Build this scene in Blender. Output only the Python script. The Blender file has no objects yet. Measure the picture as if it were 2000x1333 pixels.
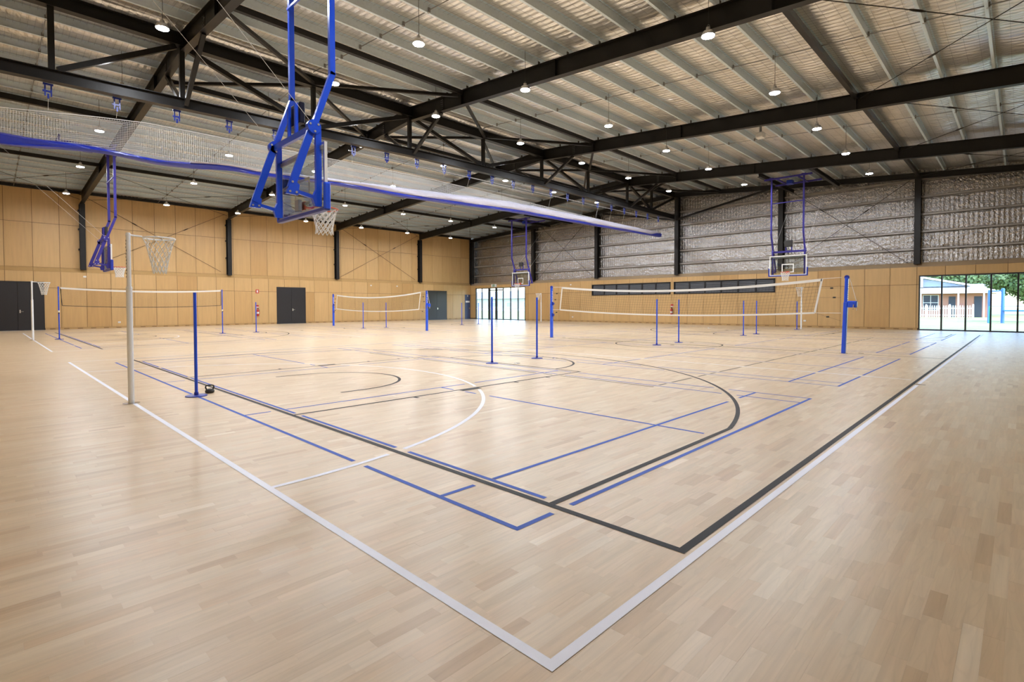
import bpy, math, random
import numpy as np
from mathutils import Vector, Matrix
PI = math.pi
random.seed(7); RNG = np.random.default_rng(7)
SC = bpy.context.scene
COL = SC.collection

# ------------------------------------------------------------------ camera
F_PX = 1016.9
CAM = Vector((-1.43584, -1.21523, 1.34516))
YAW, PITCH, ROLL = math.radians(44.1958), math.radians(-1.3783), math.radians(-0.10978)
fw = Vector((math.cos(YAW)*math.cos(PITCH), math.sin(YAW)*math.cos(PITCH), math.sin(PITCH)))
rt = Vector((math.sin(YAW), -math.cos(YAW), 0)); up = rt.cross(fw)
rt, up = rt*math.cos(ROLL)+up*math.sin(ROLL), up*math.cos(ROLL)-rt*math.sin(ROLL)
cd = bpy.data.cameras.new('camera'); cam = bpy.data.objects.new('camera', cd); COL.objects.link(cam)
cam.matrix_world = Matrix(((rt.x, up.x, -fw.x, CAM.x), (rt.y, up.y, -fw.y, CAM.y), (rt.z, up.z, -fw.z, CAM.z), (0, 0, 0, 1)))
cd.sensor_width = 36; cd.sensor_fit = 'HORIZONTAL'; cd.lens = F_PX*36/2000
cd.shift_x = (1000-1007.84)/2000; cd.shift_y = (621.77-666.5)/2000
cd.clip_start = 0.05; cd.clip_end = 600
SC.camera = cam

# ------------------------------------------------------------------ light, world, exposure
SKY_STRENGTH, SUN_STRENGTH, LAMP_W = 0.48, 1.3, 42.0
vs = SC.view_settings
vs.view_transform = 'Standard'; vs.look = 'None'; vs.gamma = 1; vs.use_curve_mapping = False
vs.exposure = 1.65
W = bpy.data.worlds.new('sky'); SC.world = W; W.use_nodes = True
wn = W.node_tree.nodes; wn.clear()
sky = wn.new('ShaderNodeTexSky'); sky.sky_type = 'NISHITA'; sky.sun_disc = False
sky.sun_elevation = math.radians(58); sky.sun_rotation = math.radians(200); sky.altitude = 50
bg = wn.new('ShaderNodeBackground'); bg.inputs['Strength'].default_value = SKY_STRENGTH
wo = wn.new('ShaderNodeOutputWorld')
W.node_tree.links.new(sky.outputs[0], bg.inputs[0]); W.node_tree.links.new(bg.outputs[0], wo.inputs[0])
sl = bpy.data.lights.new('sun', 'SUN'); sl.energy = SUN_STRENGTH; sl.angle = math.radians(0.6); sl.color = (1, .96, .9)
so = bpy.data.objects.new('sun', sl); COL.objects.link(so)
so.rotation_euler = Vector((0.30, 0.42, -0.86)).to_track_quat('-Z', 'Y').to_euler()
cy = SC.cycles
cy.max_bounces = 6; cy.diffuse_bounces = 3; cy.glossy_bounces = 3; cy.transparent_max_bounces = 12
cy.sample_clamp_indirect = 6.0; cy.caustics_reflective = False; cy.caustics_refractive = False
cy.use_denoising = True; cy.adaptive_threshold = .015

# ------------------------------------------------------------------ materials
MATS = {}
def mat(name, col, rough=.5, metal=0.0, spec=.5, coat=0.0, noise=None, bump=None):
    """noise=(scale xyz, amount, colour2); bump=(scale xyz, strength, distance)"""
    m = bpy.data.materials.new(name); m.use_nodes = True; nt = m.node_tree; N = nt.nodes; L = nt.links
    b = N['Principled BSDF']
    b.inputs['Base Color'].default_value = (*col, 1); b.inputs['Roughness'].default_value = rough
    b.inputs['Metallic'].default_value = metal; b.inputs['Specular IOR Level'].default_value = spec
    b.inputs['Coat Weight'].default_value = coat
    if noise or bump: ge = N.new('ShaderNodeNewGeometry')
    if noise:
        mp = N.new('ShaderNodeMapping'); mp.inputs['Scale'].default_value = noise[0]; L.new(ge.outputs['Position'], mp.inputs[0])
        nz = N.new('ShaderNodeTexNoise'); nz.inputs['Scale'].default_value = 1; nz.inputs['Detail'].default_value = 4; L.new(mp.outputs[0], nz.inputs[0])
        mx = N.new('ShaderNodeMix'); mx.data_type = 'RGBA'
        mr = N.new('ShaderNodeMapRange'); mr.inputs[1].default_value = .3; mr.inputs[2].default_value = .7; mr.inputs[4].default_value = noise[1]
        L.new(nz.outputs[0], mr.inputs[0]); L.new(mr.outputs[0], mx.inputs[0])
        mx.inputs[6].default_value = (*col, 1); mx.inputs[7].default_value = (*noise[2], 1); L.new(mx.outputs[2], b.inputs['Base Color'])
    if bump:
        mp2 = N.new('ShaderNodeMapping'); mp2.inputs['Scale'].default_value = bump[0]; L.new(ge.outputs['Position'], mp2.inputs[0])
        n2 = N.new('ShaderNodeTexNoise'); n2.inputs['Scale'].default_value = 1; n2.inputs['Detail'].default_value = 3; L.new(mp2.outputs[0], n2.inputs[0])
        bp = N.new('ShaderNodeBump'); bp.inputs['Strength'].default_value = bump[1]; bp.inputs['Distance'].default_value = bump[2]
        L.new(n2.outputs[0], bp.inputs['Height']); L.new(bp.outputs[0], b.inputs['Normal'])
    MATS[name] = m
    return m
def emis(name, col, s):
    m = bpy.data.materials.new(name); m.use_nodes = True; b = m.node_tree.nodes['Principled BSDF']
    b.inputs['Base Color'].default_value = (*col, 1); b.inputs['Emission Color'].default_value = (*col, 1); b.inputs['Emission Strength'].default_value = s; m.cycles.emission_sampling = 'NONE'
    MATS[name] = m
def glass(name, tint=(.93, .96, .97), refl=.08):
    m = bpy.data.materials.new(name); m.use_nodes = True; nt = m.node_tree; N = nt.nodes; L = nt.links; N.clear()
    o = N.new('ShaderNodeOutputMaterial'); t = N.new('ShaderNodeBsdfTransparent'); g = N.new('ShaderNodeBsdfGlossy'); mx = N.new('ShaderNodeMixShader')
    t.inputs[0].default_value = (*tint, 1); g.inputs['Roughness'].default_value = .02
    fr = N.new('ShaderNodeLayerWeight'); fr.inputs['Blend'].default_value = .5
    pw = N.new('ShaderNodeMath'); pw.operation = 'POWER'; pw.inputs[1].default_value = 4.5; L.new(fr.outputs['Facing'], pw.inputs[0])
    ad = N.new('ShaderNodeMath'); ad.operation = 'MULTIPLY_ADD'; ad.inputs[1].default_value = .9; ad.inputs[2].default_value = refl/2; ad.use_clamp = True
    L.new(pw.outputs[0], ad.inputs[0]); L.new(ad.outputs[0], mx.inputs[0]); L.new(t.outputs[0], mx.inputs[1]); L.new(g.outputs[0], mx.inputs[2]); L.new(mx.outputs[0], o.inputs[0])
    MATS[name] = m
def wood_floor():
    m = bpy.data.materials.new('floor_wood'); m.use_nodes = True; nt = m.node_tree; N = nt.nodes; L = nt.links; b = N['Principled BSDF']
    at = N.new('ShaderNodeAttribute'); at.attribute_name = 'tint'
    ge = N.new('ShaderNodeNewGeometry')
    r = N.new('ShaderNodeValToRGB'); e = r.color_ramp.elements
    stops = [(0, (.44, .285, .155)), (.12, (.525, .37, .215)), (.35, (.60, .45, .275)), (.6, (.645, .50, .32)), (.85, (.68, .545, .365)), (1, (.74, .62, .45))]
    e[0].position, e[0].color = stops[0][0], (*stops[0][1], 1); e[1].position, e[1].color = 1, (*stops[-1][1], 1)
    for p, c in stops[1:-1]: q = e.new(p); q.color = (*c, 1)
    L.new(at.outputs['Fac'], r.inputs[0])
    # per-board offset of the grain
    ml = N.new('ShaderNodeMath'); ml.operation = 'MULTIPLY'; ml.inputs[1].default_value = 371.0; L.new(at.outputs['Fac'], ml.inputs[0])
    cb = N.new('ShaderNodeCombineXYZ'); L.new(ml.outputs[0], cb.inputs[0]); L.new(ml.outputs[0], cb.inputs[2])
    va = N.new('ShaderNodeVectorMath'); va.operation = 'ADD'; L.new(ge.outputs['Position'], va.inputs[0]); L.new(cb.outputs[0], va.inputs[1])
    mp = N.new('ShaderNodeMapping'); mp.inputs['Scale'].default_value = (1.6, 34, 1); L.new(va.outputs[0], mp.inputs[0])
    nz = N.new('ShaderNodeTexNoise'); nz.inputs['Scale'].default_value = 1; nz.inputs['Detail'].default_value = 5; nz.inputs['Distortion'].default_value = .35; L.new(mp.outputs[0], nz.inputs[0])
    mr = N.new('ShaderNodeMapRange'); mr.inputs[1].default_value = .28; mr.inputs[2].default_value = .72; mr.inputs[3].default_value = .90; mr.inputs[4].default_value = 1.06
    L.new(nz.outputs[0], mr.inputs[0])
    mp3 = N.new('ShaderNodeMapping'); mp3.inputs['Scale'].default_value = (1.3, 14, 1); L.new(va.outputs[0], mp3.inputs[0])
    wv = N.new('ShaderNodeTexNoise'); wv.inputs['Scale'].default_value = 1; wv.inputs['Detail'].default_value = 1; wv.inputs['Distortion'].default_value = .6; L.new(mp3.outputs[0], wv.inputs[0])
    sn = N.new('ShaderNodeMath'); sn.operation = 'MULTIPLY'; sn.inputs[1].default_value = 46.0; L.new(wv.outputs[0], sn.inputs[0])
    sn2 = N.new('ShaderNodeMath'); sn2.operation = 'SINE'; L.new(sn.outputs[0], sn2.inputs[0])
    mr3 = N.new('ShaderNodeMapRange'); mr3.inputs[1].default_value = .55; mr3.inputs[2].default_value = 1.0; mr3.inputs[3].default_value = 1.0; mr3.inputs[4].default_value = .955; L.new(sn2.outputs[0], mr3.inputs[0])
    mm = N.new('ShaderNodeMath'); mm.operation = 'MULTIPLY'; L.new(mr.outputs[0], mm.inputs[0]); L.new(mr3.outputs[0], mm.inputs[1])
    mx = N.new('ShaderNodeVectorMath'); mx.operation = 'SCALE'; L.new(r.outputs[0], mx.inputs[0]); L.new(mm.outputs[0], mx.inputs['Scale'])
    # slow drift towards pink along the boards
    n4 = N.new('ShaderNodeTexNoise'); n4.inputs['Scale'].default_value = 1.0; L.new(va.outputs[0], n4.inputs[0])
    m4 = N.new('ShaderNodeMapRange'); m4.inputs[1].default_value = .45; m4.inputs[2].default_value = .7; m4.inputs[4].default_value = .6; L.new(n4.outputs[0], m4.inputs[0])
    pk_ = N.new('ShaderNodeMix'); pk_.data_type = 'RGBA'; pk_.blend_type = 'MULTIPLY'; L.new(m4.outputs[0], pk_.inputs[0]); L.new(mx.outputs[0], pk_.inputs[6]); pk_.inputs[7].default_value = (1.0, .90, .84, 1)
    L.new(pk_.outputs[2], b.inputs['Base Color'])
    b.inputs['Specular IOR Level'].default_value = .46
    n2 = N.new('ShaderNodeTexNoise'); n2.inputs['Scale'].default_value = 3.0; L.new(ge.outputs['Position'], n2.inputs[0])
    m2 = N.new('ShaderNodeMapRange'); m2.inputs[3].default_value = .30; m2.inputs[4].default_value = .36; L.new(n2.outputs[0], m2.inputs[0]); L.new(m2.outputs[0], b.inputs['Roughness'])
    MATS['floor_wood'] = m
def ply():
    m = bpy.data.materials.new('plywood'); m.use_nodes = True; nt = m.node_tree; N = nt.nodes; L = nt.links; b = N['Principled BSDF']
    oi = N.new('ShaderNodeObjectInfo'); ge = N.new('ShaderNodeNewGeometry')
    r = N.new('ShaderNodeValToRGB'); e = r.color_ramp.elements
    e[0].color = (.52, .32, .125, 1); e[1].color = (.60, .40, .18, 1)
    q = e.new(.12); q.color = (.56, .36, .15, 1)
    L.new(oi.outputs['Random'], r.inputs[0])
    ml = N.new('ShaderNodeMath'); ml.operation = 'MULTIPLY'; ml.inputs[1].default_value = 91.0; L.new(oi.outputs['Random'], ml.inputs[0])
    cb = N.new('ShaderNodeCombineXYZ'); L.new(ml.outputs[0], cb.inputs[0]); L.new(ml.outputs[0], cb.inputs[1])
    va = N.new('ShaderNodeVectorMath'); va.operation = 'ADD'; L.new(ge.outputs['Position'], va.inputs[0]); L.new(cb.outputs[0], va.inputs[1])
    mp = N.new('ShaderNodeMapping'); mp.inputs['Scale'].default_value = (9, 9, .7); L.new(va.outputs[0], mp.inputs[0])
    nz = N.new('ShaderNodeTexNoise'); nz.inputs['Scale'].default_value = 1; nz.inputs['Detail'].default_value = 5; L.new(mp.outputs[0], nz.inputs[0])
    mr = N.new('ShaderNodeMapRange'); mr.inputs[1].default_value = .3; mr.inputs[2].default_value = .7; mr.inputs[3].default_value = .93; mr.inputs[4].default_value = 1.05; L.new(nz.outputs[0], mr.inputs[0])
    mx = N.new('ShaderNodeVectorMath'); mx.operation = 'SCALE'; L.new(r.outputs[0], mx.inputs[0]); L.new(mr.outputs[0], mx.inputs['Scale'])
    L.new(mx.outputs[0], b.inputs['Base Color']); b.inputs['Roughness'].default_value = .45
    MATS['plywood'] = m
wood_floor(); ply()
mat('floor_base', (.50, .36, .22), .6)
mat('line_white', (.84, .86, .95), .45, spec=.3); mat('line_black', (.016, .0145, .016), .5, spec=.10); mat('line_blue', (.022, .085, .46), .5, spec=.15); mat('line_olive', (.15, .125, .07), .5, spec=.25)
mat('joint', (.09, .05, .02), .8); mat('vent', (.22, .13, .055), .8)
mat('ledge', (.50, .32, .13), .5, noise=((5, 5, 5), .4, (.46, .29, .12)))
mat('ledge_band', (.42, .31, .19), .55)
mat('steel_black', (.012, .011, .0105), .40, spec=.28, noise=((3, 3, 3), .5, (.016, .0145, .013)))
mat('galv', (.78, .91, 1.0), .36, .25, noise=((14, 14, 14), .6, (.68, .80, .90)))
mat('galv_dark', (.30, .31, .32), .5, .6)
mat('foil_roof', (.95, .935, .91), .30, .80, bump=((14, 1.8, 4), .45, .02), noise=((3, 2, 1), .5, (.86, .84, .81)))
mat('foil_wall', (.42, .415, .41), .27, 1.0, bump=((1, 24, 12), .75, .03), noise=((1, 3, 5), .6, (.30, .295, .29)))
mat('girt', (.42, .40, .375), .45, .4)
mat('wire', (.32, .32, .33), .5, .6)
mat('blue_paint', (.014, .085, .74), .25, coat=.2)
mat('blue_dark', (.008, .03, .33), .35)
mat('blue_purple', (.045, .038, .28), .5, spec=.25)
mat('navy', (.003, .004, .02), .5, spec=.2)
mat('vinyl_blue', (.010, .03, .44), .3, bump=((4, 9, 9), .3, .02))
mat('net_white', (.80, .80, .78), .7)
mat('net_bundle', (.66, .66, .78), .75, noise=((6, 20, 20), .6, (.55, .56, .72)))
mat('net_black', (.02, .02, .02), .7)
mat('white_paint', (.87, .91, .96), .35)
mat('white_plastic', (.80, .80, .79), .35)
mat('alu', (.62, .63, .64), .35, .8)
mat('chrome', (.75, .75, .76), .2, 1.0)
mat('orange_ring', (.62, .10, .04), .4)
mat('door_black', (.020, .020, .024), .33)
mat('door_blue', (.05, .075, .16), .35)
mat('frame_black', (.013, .014, .018), .35)
mat('rubber', (.02, .02, .02), .6)
mat('louvre', (.16, .17, .19), .3)
mat('red', (.50, .03, .025), .3)
mat('green_sign', (.05, .30, .12), .4)
mat('yellow_sign', (.75, .45, .10), .4)
mat('brick', (.42, .20, .14), .8, noise=((9, 9, 26), .6, (.34, .15, .10)))
mat('cream', (.70, .69, .66), .6); mat('pale_render', (.50, .50, .52), .7); mat('roof_white', (.80, .81, .83), .5); mat('gable_grey', (.32, .38, .46), .6)
mat('pale_pane', (.35, .40, .45), .2); mat('window_dark', (.05, .06, .08), .15)
mat('fence_white', (.82, .82, .80), .5)
mat('grass', (.20, .25, .09), .9, noise=((.5, .5, .5), .8, (.30, .30, .14)))
mat('paving', (.50, .49, .47), .8)
mat('leaf', (.075, .14, .04), .6, noise=((1.5, 1.5, 1.5), .7, (.13, .20, .07))); mat('bark', (.12, .09, .06), .9)
mat('play_blue', (.05, .18, .50), .4); mat('play_teal', (.05, .45, .38), .4)
mat('wall_paint', (.48, .34, .17), .6)
emis('led', (.95, .97, 1.0), 40.0)
glass('glass_pane'); glass('board_glass', (.86, .89, .88))

# ------------------------------------------------------------------ mesh helpers
class MB:
    def __init__(s): s.v = []; s.f = []
    def add(s, vs_, fs_):
        o = len(s.v); s.v += [tuple(p) for p in vs_]; s.f += [tuple(o+i for i in f) for f in fs_]; return s
    def box(s, a, b):
        x0, y0, z0 = a; x1, y1, z1 = b
        return s.add([(x0,y0,z0),(x1,y0,z0),(x1,y1,z0),(x0,y1,z0),(x0,y0,z1),(x1,y0,z1),(x1,y1,z1),(x0,y1,z1)],
                     [(0,3,2,1),(4,5,6,7),(0,1,5,4),(1,2,6,5),(2,3,7,6),(3,0,4,7)])
    def bbox(s, a, b, e):     # box with chamfered vertical and horizontal edges (octagonal section along z, inset ends)
        x0,y0,z0 = a; x1,y1,z1 = b
        def ring(z, i):
            return [(x0+e+i*0,y0+i,z),(x1-e,y0+i,z),(x1-i,y0+e,z),(x1-i,y1-e,z),(x1-e,y1-i,z),(x0+e,y1-i,z),(x0+i,y1-e,z),(x0+i,y0+e,z)]
        rings = [ring(z0, e*.6), ring(z0+e, 0), ring(z1-e, 0), ring(z1, e*.6)]
        return s.loft(rings, True)
    def loft(s, rings, caps=True, closed=True):
        n = len(rings[0]); o = len(s.v)
        for r in rings: s.v += [tuple(p) for p in r]
        for k in range(len(rings)-1):
            for i in range(n if closed else n-1):
                j = (i+1) % n; a = o+k*n
                s.f.append((a+i, a+j, a+n+j, a+n+i))
        if caps and closed:
            s.f.append(tuple(o+i for i in reversed(range(n)))); s.f.append(tuple(o+(len(rings)-1)*n+i for i in range(n)))
        return s
    def frame(s, p, q, upv=(0,0,1)):
        d = (Vector(q)-Vector(p)).normalized(); u = Vector(upv)
        if abs(d.dot(u)) > .98: u = Vector((1,0,0)) if abs(d.x) < .9 else Vector((0,1,0))
        r = d.cross(u).normalized(); u = r.cross(d).normalized(); return d, r, u
    def bar(s, p, q, w, h, upv=(0,0,1), off=0.0):    # rectangular bar p->q, w sideways, h along up; off shifts along up
        p, q = Vector(p), Vector(q); d, r, u = s.frame(p, q, upv)
        R = [(-w/2,-h/2),(w/2,-h/2),(w/2,h/2),(-w/2,h/2)]
        return s.loft([[c+r*a+u*(b+off) for a, b in R] for c in (p, q)])
    def ibeam(s, p, q, w, h, tf=.018, tw=.012, upv=(0,0,1)):   # p,q on the top surface
        s.bar(p, q, w, tf, upv, -tf/2); s.bar(p, q, tw, h-2*tf, upv, -h/2); return s.bar(p, q, w, tf, upv, -h+tf/2)
    def tube(s, pts, r, n=8, caps=True, closed=False):
        P = [Vector(p) for p in pts]; rings = []; m = len(P)
        rs = r if isinstance(r, (list, tuple)) else [r]*m
        ref = None
        for i in range(m):
            if closed: d = (P[(i+1) % m]-P[i-1]).normalized()
            else: d = (P[min(i+1, m-1)]-P[max(i-1, 0)]).normalized()
            if ref is None:
                ref = Vector((0,0,1)) if abs(d.z) < .9 else Vector((1,0,0))
            a = d.cross(ref).normalized(); b = a.cross(d).normalized(); ref = b
            rings.append([P[i]+(a*math.cos(2*PI*k/n)+b*math.sin(2*PI*k/n))*rs[i] for k in range(n)])
        if closed: rings.append(rings[0]); caps = False
        return s.loft(rings, caps)
    def lathe(s, prof, c=(0,0,0), n=16, axis='z'):
        rings = []
        for r, z in prof:
            ring = []
            for k in range(n):
                a = 2*PI*k/n; x, y = r*math.cos(a), r*math.sin(a)
                p = (x, y, z) if axis == 'z' else ((z, x, y) if axis == 'x' else (y, z, x))
                ring.append((c[0]+p[0], c[1]+p[1], c[2]+p[2]))
            rings.append(ring)
        return s.loft(rings)
    def torus(s, c, R, r, n=28, m=8, axis='z'):
        pts = []
        for k in range(n):
            a = 2*PI*k/n; x, y = R*math.cos(a), R*math.sin(a)
            pts.append((c[0]+x, c[1]+y, c[2]) if axis == 'z' else ((c[0], c[1]+x, c[2]+y) if axis == 'x' else (c[0]+x, c[1], c[2]+y)))
        return s.tube(pts, r, m, closed=True)
    def mesh(s, name, m, smooth=False):
        me = bpy.data.meshes.new(name); me.from_pydata(s.v, [], s.f)
        me.materials.append(MATS[m] if isinstance(m, str) else m)
        if smooth:
            me.polygons.foreach_set('use_smooth', [True]*len(me.polygons))
            try: me.set_sharp_from_angle(angle=math.radians(40))
            except Exception: pass
        me.update(); return me
    def build(s, name, m, parent=None, smooth=False):
        return place(name, s.mesh(name, m, smooth), parent)
def place(name, me, parent=None, loc=None):
    o = bpy.data.objects.new(name, me); COL.objects.link(o)
    if parent is not None: o.parent = parent
    if loc is not None: o.location = loc
    return o
def empty(name, loc=(0,0,0), rz=0.0):
    o = bpy.data.objects.new(name, None); o.empty_display_size = .2; COL.objects.link(o); o.location = loc; o.rotation_euler = (0,0,rz); return o
def tag(o, label, cat, group=None):
    o['label'] = label; o['category'] = cat
    if group: o['group'] = group
    return o
def struct(o, label=None):
    o['kind'] = 'structure'
    if label: o['label'] = label
    return o
def stuff(o): o['kind'] = 'stuff'; return o
def copy_tree(o, parent=None):
    c = o.copy(); COL.objects.link(c); c.parent = parent
    for ch in list(o.children): copy_tree(ch, c)
    return c
ORD = ['first','second','third','fourth','fifth','sixth','seventh','eighth','ninth','tenth']

# ------------------------------------------------------------------ the hall: dimensions
XB, XW = -2.9, 33.29          # wall behind the camera, glazed end wall
YN, YW = -4.2, 38.95          # near side wall, far panelled side wall
RIDGE = 16.6
def roofz(y): return 9.35-(.0745*(RIDGE-y) if y < RIDGE else .0605*(y-RIDGE))
RX = [2.88, 10.86, 18.92, 27.1]
YC1, YC2 = 7.625, 26.98

# ------------------------------------------------------------------ floor with boards
fl = struct(MB().box((XB-.3, YN-.3, -.20), (XW+.3, YW+.4, -.012)).build('floor', 'floor_base'), 'pale timber strip sports floor')
BW = .0655
def gen_boards():
    out = []
    nrow = int((YW-YN)/BW)
    for r in range(nrow):
        y0 = YN+r*BW
        n = int((XW-XB)/.24)+4
        L = RNG.uniform(.22, .56, n); xs = XB-.4+np.concatenate([[0], np.cumsum(L)])+RNG.uniform(-.3, 0)
        xs = np.clip(xs, XB, XW); k = np.flatnonzero(np.diff(xs) > .02)
        a = np.stack([xs[k], xs[k+1], np.full(len(k), y0), np.full(len(k), y0+BW)], 1); out.append(a)
    return np.concatenate(out)
B = gen_boards()
tint = np.clip(RNG.normal(.56, .145, len(B)), 0, 1); tint[RNG.random(len(B)) < .03] *= .35
# in view and how large each board shows
cx = (B[:,0]+B[:,1])/2-CAM.x; cyy = (B[:,2]+B[:,3])/2-CAM.y
depth = cx*fw.x+cyy*fw.y-CAM.z*fw.z; side = cx*rt.x+cyy*rt.y
dd = np.maximum(depth, .05); py = 621.77+F_PX*(CAM.z+0*dd)/dd; px = 1007.84+F_PX*side/dd
seen = (depth > .3) & (px > 20) & (px < 1980) & (py < 1325)
size = np.where(seen, (B[:,1]-B[:,0])*BW*CAM.z/dd**3, 0)
near = set(np.argsort(-size)[:300].tolist())
g = .00012
def board_mesh(idx, name):
    b = B[idx]; n = len(b); zt = RNG.uniform(-.0002, .0002, n); zb = -.011; e = .0012
    V = np.zeros((n, 8, 3))
    for i, (sx, sy) in enumerate(((0,2),(1,2),(1,3),(0,3))):
        gx = g if sx == 0 else -g; gy = g if sy == 2 else -g
        V[:, i, 0] = b[:, sx]+gx; V[:, i, 1] = b[:, sy]+gy; V[:, i, 2] = zb
        V[:, 4+i, 0] = b[:, sx]+gx; V[:, 4+i, 1] = b[:, sy]+gy; V[:, 4+i, 2] = zt
    Fq = np.array([(4,5,6,7),(0,1,5,4),(1,2,6,5),(2,3,7,6),(3,0,4,7)])
    Fa = (Fq[None]+8*np.arange(n)[:, None, None]).reshape(-1, 4)
    me = bpy.data.meshes.new(name); me.vertices.add(n*8); me.vertices.foreach_set('co', V.ravel())
    me.loops.add(Fa.size); me.loops.foreach_set('vertex_index', Fa.ravel().astype(np.int32))
    me.polygons.add(len(Fa)); me.polygons.foreach_set('loop_start', (np.arange(len(Fa))*4).astype(np.int32))
    me.polygons.foreach_set('use_smooth', np.zeros(len(Fa), bool)); me.update(calc_edges=True)
    at = me.attributes.new('tint', 'FLOAT', 'FACE'); at.data.foreach_set('value', np.repeat(tint[idx], 5).astype(np.float32))
    me.materials.append(MATS['floor_wood']); return me
rest = np.array([i for i in range(len(B)) if i not in near])
stuff(place('floor_boards', board_mesh(rest, 'floor_boards'), fl))
for i in sorted(near): place('floor_board', board_mesh(np.array([i]), 'floor_board'), fl)

# ------------------------------------------------------------------ painted court lines (children of the floor)
LINES = []      # (rank, colour, width, points, name)
def seg(rank, c, w, p, q, n): LINES.append((rank, c, w, [p, q], n))
def arc(rank, c, w, ctr, R, a0, a1, n):
    k = max(8, int(abs(a1-a0)*R/.08)); LINES.append((rank, c, w, [(ctr[0]+R*math.cos(a0+(a1-a0)*i/k), ctr[1]+R*math.sin(a0+(a1-a0)*i/k)) for i in range(k+1)], n))
def rect(rank, c, w, x0, x1, y0, y1, n):   # outer edges given; lines lie inside
    h = w/2
    seg(rank,c,w,(x0,y0+h),(x1,y0+h),n+'_side_line'); seg(rank,c,w,(x0,y1-h),(x1,y1-h),n+'_side_line')
    seg(rank,c,w,(x0+h,y0+w),(x0+h,y1-w),n+'_end_line'); seg(rank,c,w,(x1-h,y0+w),(x1-h,y1-w),n+'_end_line')
def court(yc):
    # basketball, black, rank 0
    x0, x1 = 1.24, 29.24; y0, y1 = yc-7.5, yc+7.5; w = .05
    rect(0,'line_black',w,x0-w,x1+w,y0-w,y1+w,'basketball')
    seg(0,'line_black',w,(15.24,y0),(15.24,y1),'basketball_half_way_line')
    arc(0,'line_black',w,(15.24,yc),1.775,0,2*PI,'centre_circle')
    for s, xb in ((1, x0), (-1, x1)):
        def X(d): return xb+s*d
        R = 6.725; yy = 6.575; dx = math.sqrt(R*R-yy*yy); a = math.atan2(yy, dx)
        seg(0,'line_black',w,(X(0),yc-yy),(X(1.575+dx),yc-yy),'three_point_line'); seg(0,'line_black',w,(X(0),yc+yy),(X(1.575+dx),yc+yy),'three_point_line')
        arc(0,'line_black',w,(X(1.575),yc),R,(-a if s == 1 else PI-a),(a if s == 1 else PI+a),'three_point_arc')
        seg(0,'line_black',w,(X(0),yc-2.425),(X(5.8),yc-2.425),'key_line'); seg(0,'line_black',w,(X(0),yc+2.425),(X(5.8),yc+2.425),'key_line')
        seg(0,'line_black',w,(X(5.775),yc-2.45),(X(5.775),yc+2.45),'free_throw_line')
        arc(0,'line_black',w,(X(5.8),yc),1.775,(-PI/2 if s == 1 else PI/2),(PI/2 if s == 1 else 3*PI/2),'free_throw_arc')
        arc(0,'line_black',w,(X(1.575),yc),1.275,(-PI/2 if s == 1 else PI/2),(PI/2 if s == 1 else 3*PI/2),'no_charge_arc')
        for t in (-1, 1):
            seg(0,'line_black',w,(X(1.2),yc+t*1.275),(X(1.575),yc+t*1.275),'no_charge_arc')
            seg(0,'line_black',.10,(X(2.6),yc+t*2.50),(X(3.0),yc+t*2.50),'key_block')
            for d in (1.75, 3.85, 4.7): seg(0,'line_black',w,(X(d),yc+t*2.45),(X(d),yc+t*2.55),'key_mark')
        seg(0,'line_black',w,(X(8.325),y0-w),(X(8.325),y0-.20),'throw_in_mark')
    # netball, white, rank 1
    w = .05; y0, y1 = yc-7.625, yc+7.625
    rect(1,'line_white',w,0,30.5,y0,y1,'netball')
    for xx in (10.167, 20.333): seg(1,'line_white',w,(xx,y0),(xx,y1),'third_line')
    arc(1,'line_white',w,(0,yc),4.875,-PI/2,PI/2,'goal_circle'); arc(1,'line_white',w,(30.5,yc),4.875,PI/2,3*PI/2,'goal_circle')
    # badminton, blue, rank 2
    w = .04
    for k in range(4):
        a = .7625+.01+7.625*k; b = a+6.1; y0, y1 = yc-6.7, yc+6.7
        rect(2,'line_blue',w,a,b,y0,y1,'badminton')
        da = .515 if k == 0 else .46; db = .515 if k == 3 else .46
        seg(2,'line_blue',w,(a+da,y0),(a+da,y1),'singles_line'); seg(2,'line_blue',w,(b-db,y0),(b-db,y1),'singles_line')
        for t in (-1, 1):
            seg(2,'line_blue',w,(a,yc+t*5.92),(b,yc+t*5.92),'long_service_line'); seg(2,'line_blue',w,(a,yc+t*2.0),(b,yc+t*2.0),'short_service_line')
            seg(2,'line_blue',w,(a+3.05,yc+t*2.0),(a+3.05,yc+t*6.68),'centre_service_line')
    # volleyball, olive, rank 3
    w = .05; rect(3,'line_olive',w,6.25,24.25,yc-4.5,yc+4.5,'volleyball')
    for xx in (12.25, 15.25+.06, 18.25): seg(3,'line_olive',w,(xx,yc-4.5),(xx,yc+4.5),'attack_line')
court(YC1); court(YC2)
def seglist(rank):
    out = []
    for r, c, w, pts, n in LINES:
        if r < rank:
            for p, q in zip(pts, pts[1:]): out.append((*p, *q, w/2))
    return np.array(out) if out else np.zeros((0, 5))
HI = {r: seglist(r) for r in range(4)}
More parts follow.
